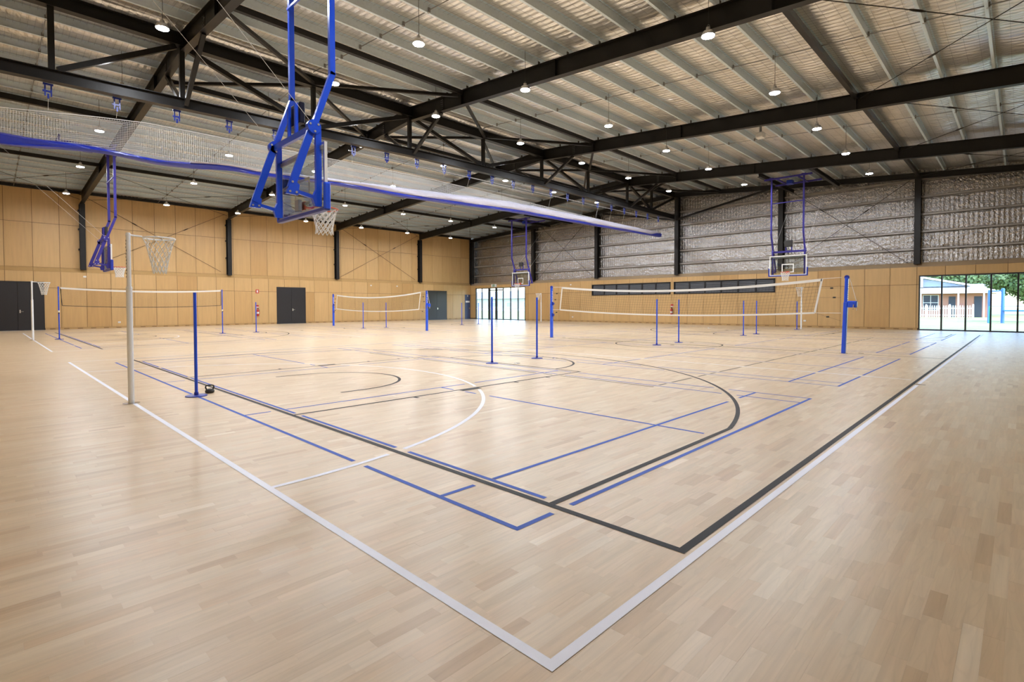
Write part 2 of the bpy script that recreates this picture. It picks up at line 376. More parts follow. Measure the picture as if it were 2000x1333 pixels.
def clear(P, rank, w, tan=None):     # True where the paint is far enough from paint of higher rank
    S = HI[rank]
    ok = np.ones(len(P), bool)
    if not len(S): return ok
    lo, hi = P.min(0)-.3, P.max(0)+.3
    S = S[(np.minimum(S[:,0],S[:,2]) < hi[0]) & (np.maximum(S[:,0],S[:,2]) > lo[0]) & (np.minimum(S[:,1],S[:,3]) < hi[1]) & (np.maximum(S[:,1],S[:,3]) > lo[1])]
    for x0, y0, x1, y1, h in S:
        d = np.array([x1-x0, y1-y0]); L2 = d@d+1e-12
        t = np.clip(((P[:,0]-x0)*d[0]+(P[:,1]-y0)*d[1])/L2, 0, 1)
        e = np.hypot(P[:,0]-x0-t*d[0], P[:,1]-y0-t*d[1])
        par = tan is not None and abs(tan[0]*d[0]+tan[1]*d[1])/math.sqrt(L2) > .99
        ok &= e > h+w/2+(.004 if par else .045)
    return ok
def ribbon(mb, P, w, z):
    P = np.asarray(P); T = np.gradient(P, axis=0); T /= np.linalg.norm(T, axis=1)[:, None]+1e-12
    Nn = np.stack([-T[:,1], T[:,0]], 1)*w/2
    a = [(p[0], p[1], z) for p in P+Nn]; b = [(p[0], p[1], z) for p in P-Nn]; n = len(P)
    mb.add(a+b, [(i, n+i, n+i+1, i+1) for i in range(n-1)])
for li_, (rank, c, w, pts, n) in enumerate(LINES):
    zl = .0022-.0004*rank+.00004*(li_ % 9)
    if rank == 0:
        mb = MB(); ribbon(mb, pts, w, zl); mb.build(n, c, fl); continue
    Q = []
    for p, q in zip(pts, pts[1:]):
        k = max(1, int(math.hypot(q[0]-p[0], q[1]-p[1])/.015)); t = np.arange(k)/k
        Q.append(np.stack([p[0]+(q[0]-p[0])*t, p[1]+(q[1]-p[1])*t], 1))
    Q.append(np.array([pts[-1]])); Q = np.concatenate(Q); straight = len(pts) == 2
    tan = None
    if straight:
        tan = np.array(pts[1])-np.array(pts[0]); tan = tan/np.linalg.norm(tan)
    ok = clear(Q, rank, w, tan); mb = MB(); i = 0
    while i < len(Q):
        if not ok[i]: i += 1; continue
        j = i
        while j+1 < len(Q) and ok[j+1]: j += 1
        if j-i > 2:
            idx = [i, j] if straight else list(range(i, j, 5))+[j]
            ribbon(mb, Q[idx], w, zl)
        i = j+1
    if mb.f: mb.build(n, c, fl)

# ------------------------------------------------------------------ walls
def panels(parent, rows, joints, holes, mk, name='plywood_panel', m='plywood', gap=.009):
    """mk(u0,u1,z0,z1,mb) adds a box for a rectangle of the wall plane"""
    for (z0, z1) in rows:
        for u0, u1 in zip(joints, joints[1:]):
            a, b, c, d = u0+gap, u1-gap, z0+gap, z1-gap
            hs = [h for h in holes if h[0] < b and h[1] > a and h[2] < d and h[3] > c]
            us = sorted({a, b, *[min(max(x, a), b) for h in hs for x in h[:2]]}); zs = sorted({c, d, *[min(max(x, c), d) for h in hs for x in h[2:]]})
            mb = MB()
            for x0, x1 in zip(us, us[1:]):
                for y0, y1 in zip(zs, zs[1:]):
                    xm, ym = (x0+x1)/2, (y0+y1)/2
                    if x1-x0 < .01 or y1-y0 < .01 or any(h[0] <= xm <= h[1] and h[2] <= ym <= h[3] for h in hs): continue
                    mk(x0, x1, y0, y1, mb)
            if mb.f: mb.build(name, m, parent)
# far panelled side wall (left in the picture)
wl = struct(MB().box((XB-.3, YW+.03, 0), (XW+.3, YW+.14, 3.36)).box((XB-.3, YW+.22, 3.3), (XW+.3, YW+.4, 9.2)).build('wall_left', 'joint'), 'birch plywood panelled side wall')
DL = [(-1.10, 1.13, 0, 2.76), (14.09, 16.29, 0, 2.78), (27.81, 30.21, 0, 2.78), (32.50, 33.20, 0, 2.46)]
jl = [XB]+[.69+1.165*k for k in range(-2, 28) if XB+.3 < .69+1.165*k < XW-.2]+[XW]
panels(wl, [(.10, 2.42), (2.42, 3.36)], jl, DL, lambda a,b,c,d,mb: mb.box((a, YW, c), (b, YW+.03, d)))
jl2 = [x for x in jl]
panels(wl, [(3.60, 6.13), (6.13, 8.10)], jl2, [], lambda a,b,c,d,mb: mb.box((a, YW+.19, c), (b, YW+.22, d)))
for u0, u1 in zip(jl, jl[1:]):
    MB().add([(u0+.005,YW,3.36),(u1-.005,YW,3.36),(u1-.005,YW+.2,3.60),(u0+.005,YW+.2,3.60),(u0+.005,YW+.03,3.33),(u1-.005,YW+.03,3.33),(u1-.005,YW+.23,3.57),(u0+.005,YW+.23,3.57)],
             [(0,1,2,3),(7,6,5,4),(0,4,5,1),(1,5,6,2),(2,6,7,3),(3,7,4,0)]).build('ledge_panel', 'ledge', wl)
bl = struct(empty('baseboard_left')); 
def skirting(parent, spans, along, fixed, sgn):
    for a, b in spans:
        mb = MB()
        if along == 'x': mb.box((a, fixed-.012, .0), (b, fixed+.03, .10))
        else: mb.box((fixed-.012, a, .0), (fixed+.03, b, .10))
        mb.build('skirting_board', 'ledge', parent)
        n = int((b-a)/.6)
        for k in range(n):
            c = a+(b-a)*(k+.5)/n; mb = MB()
            if along == 'x': mb.box((c-.12, fixed-.02, .03), (c+.12, fixed-.011, .07))
            else: mb.box((fixed-.02, c-.12, .03), (fixed-.011, c+.12, .07))
            mb.build('vent_slot', 'vent', parent)
skirting(bl, [(XB, -1.12), (1.15, 14.07), (16.31, 27.79), (30.23, 32.48)], 'x', YW, -1)
# glazed end wall (right in the picture)
wr = struct(empty('wall_right'), 'end wall of plywood panels below foil insulation')
DR = [(31.36, 38.20, 0, 3.08), (-3.95, 2.74, 0, 2.90), (16.99, 23.93, 2.14, 3.03), (9.90, 16.75, 2.14, 3.03)]
jr = [YN]+[2.83+1.172*k for k in range(-5, 31) if YN+.3 < 2.83+1.172*k < YW-.2]+[YW]
panels(wr, [(.10, 2.42), (2.42, 3.36)], jr, DR, lambda a,b,c,d,mb: mb.box((XW, a, c), (XW+.03, b, d)))
panels(wr, [(0, 3.36)], [YN-.3, YW+.4], DR, lambda a,b,c,d,mb: mb.box((XW+.03, a, c), (XW+.20, b, d)), 'wall_core', 'joint', 0)
MB().box((XW+.42, YN-.3, 3.3), (XW+.6, YW+.4, 9.8)).build('outer_sheet', 'galv_dark', wr)
MB().box((XW+.06, YN-.3, 3.36), (XW+.5, YW+.4, 3.40)).build('sill_closer', 'joint', wr)
for u0, u1 in zip(jr, jr[1:]):
    MB().add([(XW,u0+.004,3.36),(XW,u1-.004,3.36),(XW+.22,u1-.004,3.60),(XW+.22,u0+.004,3.60),(XW+.03,u0+.004,3.33),(XW+.03,u1-.004,3.33),(XW+.25,u1-.004,3.57),(XW+.25,u0+.004,3.57)],
             [(3,2,1,0),(4,5,6,7),(0,1,5,4),(1,2,6,5),(2,3,7,6),(3,0,4,7)]).build('ledge_panel', 'ledge_band', wr)
br = struct(empty('baseboard_right')); skirting(br, [(2.78, 31.30)], 'y', XW, -1)
CR = [2.83, 9.60, 16.52, 23.47, 30.39]
bays = [YN]+CR+[YW]
for y0, y1 in zip(bays, bays[1:]):       # crinkled foil blanket, one sheet per bay
    ny, nz = int((y1-y0)/.05), 96
    Y = np.linspace(y0, y1, ny+1); Z = np.linspace(3.55, 9.4, nz+1); YY, ZZ = np.meshgrid(Y, Z)
    girtd = np.minimum.reduce([np.abs(ZZ-z) for z in (4.32, 5.24, 6.15, 7.08, 8.0)])
    dx = (.004+.004*RNG.random((1, ny+1)))*np.cos(2*PI*YY/.19)+RNG.normal(0, .0025, YY.shape)+.003*np.sin(ZZ*24+np.repeat(RNG.uniform(0,6,(1,ny//4+2)),4,1)[:, :ny+1])+.015*np.clip(1-girtd/.12, 0, 1)
    dx += .007*np.repeat(np.repeat(RNG.normal(0, 1, (nz//8+2, ny//10+2)), 8, 0), 10, 1)[:nz+1, :ny+1]*.5
    V = np.stack([XW+.36+dx, YY, ZZ], -1).reshape(-1, 3); w_ = ny+1
    idx = np.arange((nz)*(ny)); r_, c_ = idx//ny, idx % ny; a_ = r_*w_+c_
    Fc = np.stack([a_, a_+w_, a_+w_+1, a_+1], 1)
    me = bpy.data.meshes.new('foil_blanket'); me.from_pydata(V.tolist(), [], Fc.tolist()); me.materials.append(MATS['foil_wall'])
    place('foil_blanket', me, wr)
for z in (4.32, 5.24, 6.15, 7.08, 8.0):
    for y0, y1 in zip(bays, bays[1:]):
        MB().box((XW+.20, y0+.1, z-.055), (XW+.215, y1-.1, z+.055)).box((XW+.20, y0+.1, z+.04), (XW+.36, y1-.1, z+.055)).box((XW+.20, y0+.1, z-.055), (XW+.36, y1-.1, z-.04)).build('girt', 'girt', wr)
# walls behind and beside the camera
wb = struct(MB().box((XB-.25, YN-.3, 0), (XB, YW+.4, 9.6)).build('wall_back', 'wall_paint'), 'plain tan end wall behind the camera'); wq = struct(MB().box((XB-.3, YN-.25, 0), (XW+.3, YN, 8.3)).build('wall_near', 'wall_paint'), 'plain tan side wall beside the camera')

# doors in the panelled wall
def flush_door(name, x0, x1, h, m, label, double=True):
    d = empty(name); struct(d, label)
    y = YW-.012
    mid = (x0+x1)/2
    leaves = [(x0+.04, mid-.004), (mid+.004, x1-.04)] if double else [(x0+.04, x1-.04)]
    MB().box((x0, y-.01, 0), (x0+.04, y+.05, h)).box((x1-.04, y-.01, 0), (x1, y+.05, h)).box((x0, y-.01, h-.04), (x1, y+.05, h)).build('door_frame', m, d)
    for k, (a, b) in enumerate(leaves):
        lf = MB().bbox((a, y, .008), (b, y+.035, h-.045), .004).build('door_leaf', m, d)
        if k == len(leaves)-1:
            hx = a+.09 if double else b-.09
            MB().box((hx-.03, y-.012, .98), (hx+.03, y, 1.16)).tube([(hx, y-.01, 1.06), (hx, y-.06, 1.06), (hx+(.14 if double else -.14), y-.06, 1.06)], .011, 8).build('door_handle', 'chrome', lf)
    return d
flush_door('door_1', *DL[0][:2], 2.76, 'door_black', 'black double door at the left edge of the panelled wall')
flush_door('door_2', *DL[1][:2], 2.78, 'door_black', 'black double door beside the fire extinguisher')
flush_door('door_3', *DL[2][:2], 2.78, 'door_black', 'dark double door behind the far volleyball post')
d4 = flush_door('door_4', 32.50, 33.20, 2.46, 'door_blue', 'blue-grey single door in the far corner', False)
MB().box((32.60, YW-.024, 1.66), (33.12, YW-.013, 1.84)).build('door_sign', 'white_plastic', d4)
MB().box((32.82, YW-.024, 2.24), (32.90, YW-.013, 2.42)).build('door_number_plate', 'white_plastic', d4)

# glazing in the end wall
def glazing(name, y0, y1, z1, mulls, label, doorspan=None):
    w = empty(name); struct(w, label); x0, x1 = XW-.02, XW+.10
    MB().box((x0, y0, z1-.07), (x1, y1, z1)).box((x0, y0, 0), (x1, y1, .06)).box((x0, y0, .06), (x1, y0+.06, z1-.07)).box((x0, y1-.06, .06), (x1, y1, z1-.07)).build('window_frame', 'frame_black', w)
    ys = [y0+.06]+list(mulls)+[y1-.06]
    for y in mulls:
        hw = .11 if doorspan and min(abs(y-doorspan[0]), abs(y-doorspan[1])) < .05 else .035
        MB().box((x0, y-hw, .06), (x1, y+hw, z1-.07)).build('mullion', 'frame_black', w)
    for a, b in zip(ys, ys[1:]): MB().box((XW+.03, a, .05), (XW+.04, b, z1-.06)).build('glass_pane', 'glass_pane', w)
    return w
g1 = glazing('door_5', 31.36, 38.20, 3.08, (32.30, 33.28, 34.28, 35.22, 36.22, 37.28), 'glazed entrance doors in the far corner', (35.22, 36.22))
MB().box((XW-.02, 34.28, 2.80), (XW+.1, 36.22, 2.90)).build('transom', 'frame_black', g1)
for y in (35.0, 36.42): MB().tube([(XW-.03, y, .9), (XW-.08, y, .9), (XW-.08, y, 1.25), (XW-.03, y, 1.25)], .012, 6).build('pull_handle', 'chrome', g1)
MB().box((XW-.015, 31.45, 1.04), (XW+.02, 38.1, 1.06)).build('safety_strip', 'alu', g1)
glazing('window_3', -3.95, 2.74, 2.90, (-3.02, -2.04, -1.06, -.10, .84, 1.79), 'wide floor-to-head window wall at the right')
def louvre(name, y0, y1, label):
    w = empty(name); struct(w, label); z0, z1 = 2.14, 3.03; x0, x1 = XW-.02, XW+.12
    MB().box((x0, y0, z1-.06), (x1, y1, z1)).box((x0, y0, z0), (x1, y1, z0+.06)).box((x0, y0, z0), (x1, y0+.06, z1)).box((x0, y1-.06, z0), (x1, y1, z1)).build('window_frame', 'frame_black', w)
    n = 6; s = (y1-y0-.12)/n
    for k in range(1, n): MB().box((x0, y0+.06+k*s-.04, z0+.06), (x1, y0+.06+k*s+.04, z1-.06)).build('mullion', 'frame_black', w)
    MB().box((XW+.16, y0, z0), (XW+.19, y1, z1)).build('back_panel', 'frame_black', w)
    bm_ = MB().add([(XW+.01,-s/2+.05,-.035),(XW+.01,s/2-.05,-.035),(XW+.07,s/2-.05,.045),(XW+.07,-s/2+.05,.045),(XW+.016,-s/2+.05,-.04),(XW+.016,s/2-.05,-.04),(XW+.076,s/2-.05,.04),(XW+.076,-s/2+.05,.04)],
                   [(3,2,1,0),(4,5,6,7),(0,1,5,4),(1,2,6,5),(2,3,7,6),(3,0,4,7)]).mesh('louvre_blade', 'louvre')
    for k in range(n):
        for q in range(7): place('louvre_blade', bm_, w, (0, y0+.06+(k+.5)*s, z0+.12+q*.107))
louvre('window_1', 16.99, 23.93, 'dark louvred window band, the left one'); louvre('window_2', 9.90, 16.75, 'dark louvred window band, the right one')

# ------------------------------------------------------------------ roof
def rslab(y0, y1, dz, t, mb):
    mb.add([(XB-.5,y0,roofz(y0)+dz),(XW+.7,y0,roofz(y0)+dz),(XW+.7,y1,roofz(y1)+dz),(XB-.5,y1,roofz(y1)+dz),(XB-.5,y0,roofz(y0)+dz+t),(XW+.7,y0,roofz(y0)+dz+t),(XW+.7,y1,roofz(y1)+dz+t),(XB-.5,y1,roofz(y1)+dz+t)],
           [(0,3,2,1),(4,5,6,7),(0,1,5,4),(1,2,6,5),(2,3,7,6),(3,0,4,7)])
mb = MB(); rslab(YN-.5, RIDGE-1e-4, .34, .06, mb); rslab(RIDGE+1e-4, YW+.6, .34, .06, mb)
ce = struct(mb.build('ceiling', 'galv_dark'), 'low pitched roof lined with silver foil between steel purlins')
PR = [5.19+1.15*k for k in range(-8, 10)]; PR = [y for y in PR if YN+.1 < y < 16.2]
PL = [17.05+1.15*k for k in range(0, 20)]; PL = [y for y in PL if y < YW-.1]
for y in PR+PL:
    s = 1 if y < RIDGE else -1; z = roofz(y)
    MB().box((XB, y-.0025, z), (XW+.3, y+.0025, z+.25)).box((XB, y if s > 0 else y-.065, z), (XW+.3, y+.065 if s > 0 else y, z+.005)).box((XB, y-.065 if s > 0 else y, z+.245), (XW+.3, y if s > 0 else y+.065, z+.25)).build('purlin', 'galv', ce)
edges = [YN-.2]+PR+[RIDGE]+PL+[YW+.4]
XG = np.arange(XB-.1, XW+.5, .05); nx = len(XG)
for y0, y1 in zip(edges, edges[1:]):
    nyy = 8; T = np.linspace(0, 1, nyy+1)
    Yv = y0+(y1-y0)*T; base = np.array([roofz(v) for v in Yv])+.255; sag = -.055*np.sin(PI*T)**.7
    ph = RNG.uniform(0, 6)
    Zv = (base+sag)[:, None]+.006*np.cos(2*PI*XG/.2)[None]*np.sin(PI*T)[:, None]+RNG.normal(0, .0022, (nyy+1, nx))*np.sin(PI*T)[:, None]
    Zv += (.012*np.sin(XG*1.9+ph)+.010*np.sin(XG*.83+2*ph))[None]*np.sin(PI*T)[:, None]
    V = np.stack([np.broadcast_to(XG, Zv.shape), np.broadcast_to(Yv[:, None], Zv.shape), Zv], -1).reshape(-1, 3)
    idx = np.arange(nyy*(nx-1)); r_, c_ = idx//(nx-1), idx % (nx-1); a_ = r_*nx+c_
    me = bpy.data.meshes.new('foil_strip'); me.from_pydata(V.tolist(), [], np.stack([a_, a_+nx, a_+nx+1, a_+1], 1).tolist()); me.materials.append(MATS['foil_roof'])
    place('foil_strip', me, ce)
mb = MB()       # safety mesh under the foil
for x in np.arange(XB, XW, .15):
    for y0, y1 in ((YN, RIDGE), (RIDGE, YW+.1)): mb.bar((x, y0, roofz(y0)+.19), (x, y1, roofz(y1)+.19), .003, .003)
for y in np.arange(YN, YW, .30): mb.bar((XB, y, roofz(y)+.187), (XW, y, roofz(y)+.187), .003, .003)
stuff(mb.build('safety_mesh', 'wire', ce))
for xb in (-.03, 6.7, 14.6, 22.8):      # purlin bridging
    mb = MB(); mb.tube([(xb, YN, roofz(YN)+.06), (xb, RIDGE-.2, roofz(RIDGE-.2)+.06)], .014, 6).tube([(xb, RIDGE+.2, roofz(RIDGE+.2)+.06), (xb, YW, roofz(YW)+.06)], .014, 6); mb.build('bridging_rod', 'galv_dark', ce)
    cl = MB().box((-.03, -.035, -.06), (.03, .035, .06)).mesh('bridging_clip', 'galv_dark')
    for y in PR+PL: place('bridging_clip', cl, ce, (xb, y, roofz(y)+.06))

# rafters
RLAB = ['black steel rafter over the near left corner, closest to the camera', 'black steel rafter crossing above the near basketball hoop', 'black steel rafter over the middle of the hall above the volleyball net', 'black steel rafter nearest the glazed end wall']
clm = MB().box((-.05, -.006, 0), (.05, .006, .17)).mesh('purlin_cleat', 'steel_black')
for x, lab in zip(RX, RLAB):
    r = tag(empty('steel_rafter', (x, RIDGE, 0)), lab, 'beam', 'black steel roof rafters')
    y0, y1 = YN, YW+.1
    for a, b in ((y0, RIDGE), (RIDGE, y1)):
        MB().ibeam((0, a-RIDGE, roofz(a)), (0, b-RIDGE, roofz(b)), .21, .53).build('rafter_beam', 'steel_black', r)
    for yy in (2.83, 9.0, 13.4, 19.9, 24.5, 31.7):
        MB().box((-.10, yy-RIDGE-.008, roofz(yy)-.51), (.10, yy-RIDGE+.008, roofz(yy)-.018)).build('stiffener_plate', 'steel_black', r)
    for yy in (14.6, 18.7):
        p = MB().box((-.016, yy-RIDGE-.10, roofz(yy)-.49), (.016, yy-RIDGE+.10, roofz(yy)-.03)).build('splice_plate', 'steel_black', r)
        for i in range(2):
            for j in range(5):
                MB().lathe([(.013, -.024), (.013, .024)], (0, yy-RIDGE-.04+.08*i, roofz(yy)-.42+.08*j), 6, 'x').build('bolt', 'galv_dark', p)
    for y in PR+PL: place('purlin_cleat', clm, r, (.08, y-RIDGE, roofz(y)))
ew = tag(empty('end_wall_beam', (XW-.1, RIDGE, 0)), 'black sloping steel beam along the top of the foil end wall', 'beam')
for a, b in ((YN, RIDGE), (RIDGE, YW)): MB().ibeam((0, a-RIDGE, roofz(a)-.02), (0, b-RIDGE, roofz(b)-.02), .2, .30).build('beam_length', 'steel_black', ew)
MB().bar((.0, -.12, 7.45), (.0, 10.2-RIDGE, 8.62), .12, .12).build('raking_brace', 'steel_black', ew); MB().bar((.0, .12, 7.45), (.0, 22.8-RIDGE, 8.62), .12, .12).build('raking_brace', 'steel_black', ew)
eb = tag(MB().ibeam((XB, YW+.08, 8.24), (XW, YW+.08, 8.24), .16, .22).build('eave_beam', 'steel_black'), 'thin black eave beam along the top of the panelled wall', 'beam')
# longitudinal struts between rafters
spans = [XB]+RX+[XW-.1]
for yy, first, lab in ((13.4, 1, 'on the near side of the roof truss'), (19.9, 1, 'just beyond the roof truss'), (31.7, 0, 'high beside the panelled wall'), (2.83, 1, 'over the right-hand sideline')):
    st = tag(empty('roof_strut', (0, yy, roofz(yy))), 'line of black steel struts between rafters, '+lab, 'strut', 'lines of black roof struts')
    for a, b in list(zip(spans, spans[1:]))[first:]: MB().bar((a+.06, 0, -.09), (b-.06, 0, -.09), .13, .16).build('strut_length', 'steel_black', st)
st = tag(MB().bar((XB, 24.6, roofz(24.6)-.1), (RX[0]-.05, 24.6, roofz(24.6)-.1), .16, .2).build('roof_strut', 'steel_black'), 'single short black strut below the truss in the top left corner', 'strut', 'lines of black roof struts')
# roof truss along the ridge
tr = tag(empty('roof_truss', (0, RIDGE, 0)), 'long black steel ridge truss running over the gap between the courts', 'truss')
NX = [-.06, 2.82, 6.78, 10.75, 14.75, 18.80, 22.78, 26.88, 29.85, 33.05]
def zb(x): return float(np.interp(x, [-3, 2.8, 10.8, 19, 33], [6.98, 7.14, 7.38, 7.48, 7.42]))
for a, b in zip([XB]+NX, NX):
    MB().ibeam((a, 0, zb(a)+.31), (b, 0, zb(b)+.31), .24, .31, .02, .014).build('bottom_chord', 'steel_black', tr)
    MB().ibeam((a, 0, roofz(RIDGE)-.03), (b, 0, roofz(RIDGE)-.03), .24, .36, .02, .014).build('top_chord', 'steel_black', tr)
for i, x in enumerate(NX):
    if i < len(NX)-1: MB().bar((x, 0, zb(x)+.28), (x, 0, 9.0), .13, .13).build('web_post', 'steel_black', tr)
for i in range(len(NX)-1):
    a, b = NX[i], NX[i+1]
    if i % 2 == 1: MB().bar((a+.15, 0, 8.92), (b-.12, 0, zb(b)+.34), .12, .14).build('web_diagonal', 'steel_black', tr)
    else: MB().bar((a+.12, 0, zb(a)+.34), (b-.15, 0, 8.92), .12, .14).build('web_diagonal', 'steel_black', tr)
for x in RX:        # fly braces up to the rafters and plan braces in the roof plane
    for s in (-1, 1): MB().bar((x, s*.12, zb(x)+.12), (x, s*1.95, roofz(RIDGE+s*1.95)-.54), .11, .11).build('fly_brace', 'steel_black', tr)
for i in (2, 4, 6, 8):
    x = NX[i]
    for k in (i-1, i+1):
        if 0 <= k < len(NX):
            xr = NX[k]
            for yy in (13.4, 19.9):
                MB().bar((x, (.10 if yy > RIDGE else -.10), roofz(RIDGE)-.30), (xr+(.1 if xr < x else -.1), yy-RIDGE, roofz(yy)-.24), .10, .10).build('plan_brace', 'steel_black', tr)
# bracing rods
def rod(name, pairs, lab):
    o = tag(empty(name, pairs[0][0]), lab, 'brace rod', 'thin black bracing rods'); c = Vector(pairs[0][0])
    for p, q in pairs:
        p, q = Vector(p)-c, Vector(q)-c
        s = MB().tube([p, q], .011, 6).build('rod', 'steel_black', o)
        MB().tube([p.lerp(q, .30), p.lerp(q, .31), p.lerp(q, .33), p.lerp(q, .34)], [.014, .028, .028, .014], 6).build('turnbuckle', 'steel_black', s)
for i, (a, b, lab) in enumerate(((RX[0], RX[1], 'crossed bracing rods on the panelled wall behind the near netball hoop'), (RX[2], RX[3], 'crossed bracing rods on the panelled wall above the far volleyball net'))):
    rod('wall_cross_brace', [((a+.25, YW+.12, 7.85), (b-.5, YW+.12, 3.75)), ((b-.2, YW+.14, 7.8), (a+.3, YW+.14, 3.7))], lab)
rod('wall_cross_brace', [((XW+.12, 29.9, 8.6), (XW+.12, 23.9, 3.7)), ((XW+.1, 24.0, 8.7), (XW+.1, 29.9, 3.7))], 'crossed bracing rods on the foil wall beside the far corner hoop')
rod('wall_cross_brace', [((XW+.12, 9.3, 8.5), (XW+.12, 3.25, 3.6)), ((XW+.1, 3.2, 8.0), (XW+.1, 9.3, 3.7))], 'crossed bracing rods on the foil wall right of the far hoop')
for i, (a, b) in enumerate(zip(RX, RX[1:]+[XW])):
    if i: rod('roof_cross_brace', [((a+.1, 2.7, roofz(2.7)-.15), (b-.1, YN+.3, roofz(YN+.3)-.15)), ((b-.1, 2.7, roofz(2.7)-.18), (a+.1, YN+.3, roofz(YN+.3)-.18))], ('crossed roof rods in the bay at the top right corner', 'crossed roof rods in the second bay along the right side', 'crossed roof rods in the right-hand bay beside the end wall')[i-1])
for i, (a, b) in enumerate(zip([XB]+RX, RX+[XW])):
    rod('roof_cross_brace', [((a+.1, 32, roofz(32)-.3), (b-.1, YW, roofz(YW)-.3)), ((b-.1, 32, roofz(32)-.33), (a+.1, YW, roofz(YW)-.33))], 'crossed roof rods above the panelled wall, %s bay from the left' % ORD[i])
# columns
def column(x, y, z0, z1, lab, face):
    c = tag(empty('steel_column', (x, y, z0)), lab, 'column', 'black steel wall columns'); h = z1-z0
    if face == 'y':
        MB().box((-.13, -.19, 0), (.13, -.17, h)).box((-.13, .15, 0), (.13, .17, h)).box((-.008, -.17, 0), (.008, .15, h)).build('column_shaft', 'steel_black', c)
        MB().box((-.13, -.19, -.012), (.13, .17, 0)).build('base_plate', 'steel_black', c)
        for z in (1.2, 2.4, 3.5): MB().box((-.19, .0, z-.05), (-.13, .16, z+.05)).build('girt_cleat', 'steel_black', c)
    else:
        MB().box((-.17, -.14, 0), (-.15, .14, h)).box((.15, -.14, 0), (.17, .14, h)).box((-.15, -.008, 0), (.15, .008, h)).build('column_shaft', 'steel_black', c)
        MB().box((-.17, -.14, -.012), (.17, .14, 0)).build('base_plate', 'steel_black', c)
for x, t in zip(RX, ('left of the near netball hoop', 'left of the near basketball net', 'right of the near basketball net', 'between the third and fourth bays')):
    column(x, YW+.02, 3.53, roofz(YW)-.56, 'black steel column on the panelled wall, '+t, 'y')
column(XW-.02, YW-.20, 3.55, roofz(YW)-.1, 'black steel column in the far corner of the hall', 'y')
for y, t in zip(CR, ('beside the big right window', 'behind the far right hoop', 'under the end of the ridge truss', 'left of the louvred windows', 'behind the far corner hoop')):
    column(XW+.05, y, 3.52, roofz(y)-.25, 'black steel column on the foil end wall, '+t, 'x')

# ------------------------------------------------------------------ high-bay lamps
def lamp_proto():
    e = empty('high_bay_lamp')
    MB().lathe([(.03, .20), (.05, .19), (.05, .13), (.115, .10), (.15, .03), (.15, 0.0), (.135, 0.0)], n=20).build('housing', 'alu', e, True)
    MB().lathe([(.134, .004), (.134, -.012), (.10, -.016)], n=20).build('lens', 'led', e)
    MB().tube([(0, 0, .19), (.01, 0, .5), (0, 0, 1.17)], .006, 5).build('cable', 'rubber', e)
    MB().torus((0, 0, .22), .03, .005, 10, 5, 'x').build('hook', 'galv_dark', e)
    ld = bpy.data.lights.new('lamp_light', 'AREA'); ld.shape = 'DISK'; ld.size = .26; ld.energy = LAMP_W; ld.color = (.93, .955, 1.0)
    li = bpy.data.objects.new('lamp_light', ld); COL.objects.link(li); li.parent = e; li.location = (0, 0, -.03)
    return e
LY = [(3.95, 'in the rightmost row of ceiling lamps'), (9.60, 'in the second row from the right'), (14.0, 'in the row just before the roof truss'), (19.2, 'in the row just behind the roof truss'), (23.7, 'in the second row behind the truss'), (29.1, 'in the third row behind the truss'), (34.7, 'in the row along the panelled wall')]
LX = [1.8, 6.25, 10.1, 14.5, 18.75, 22.85, 27.3]
lp = lamp_proto(); first = True
for y, row in LY:
    n = 0
    for x in LX:
        z = roofz(y)-1.0
        d = Vector((x, y, z))-CAM; dep = d.dot(fw); sx = 1007.84+F_PX*d.dot(rt)/dep; sy = 621.77-F_PX*d.dot(up)/dep
        vis = dep > .5 and 0 < sx < 2000 and 0 < sy < 1333
        o = lp if first else copy_tree(lp); first = False; o.location = (x, y, z)
        if vis: lab = 'round bright high-bay lamp %s, %s from the camera' % (row, ORD[n]); n += 1
        else: lab = 'high-bay lamp %s, above the frame at %s' % (row, ('the first bay', 'the second bay', 'the third bay')[LX.index(x)] if LX.index(x) < 3 else 'a far bay')
        tag(o, lab, 'lamp', 'round high-bay lamps hanging from the roof')
bx = tag(empty('ceiling_sensor', (21.25, 6.68, 8.43)), 'small white sensor box under the roof foil, without a light', 'sensor')
MB().bbox((-.16, -.16, -.16), (.16, .16, .06), .04).build('sensor_body', 'white_plastic', bx); MB().lathe([(.05, 0), (.05, .35)], n=8).build('mount', 'galv_dark', bx)

# ------------------------------------------------------------------ nets
def hoop_net(c, r0, r1, h, n, rows, rc, m, parent, flare=.0, name='net', top=.0):
    mb = MB(); P = []
    for k in range(rows+1):
        t = k/rows; z = c[2]-h*t; r = r0+(r1-r0)*(t**.75)+(flare*max(0, t-.8)*5 if flare else 0)
        P.append([Vector((c[0]+r*math.cos(2*PI*(i+.5*(k % 2))/n), c[1]+r*math.sin(2*PI*(i+.5*(k % 2))/n), z+random.uniform(-.006, .006))) for i in range(n)])
    for k in range(rows):
        for i in range(n):
            j = (i-1) % n if k % 2 == 0 else (i+1) % n
            mb.tube([P[k][i], P[k+1][i]], rc, 4); mb.tube([P[k][i], P[k+1][j]], rc, 4)
    return mb.build(name, m, parent)
def grid_net(S, nu, nv, r, su, sv, name, m, parent):
    mb = MB()
    for i in range(nu+1): mb.tube([S(i/nu, v/sv) for v in range(sv+1)], r, 3, False)
    for j in range(nv+1): mb.tube([S(u/su, j/nv) for u in range(su+1)], r, 3, False)
    return mb.build(name, m, parent)

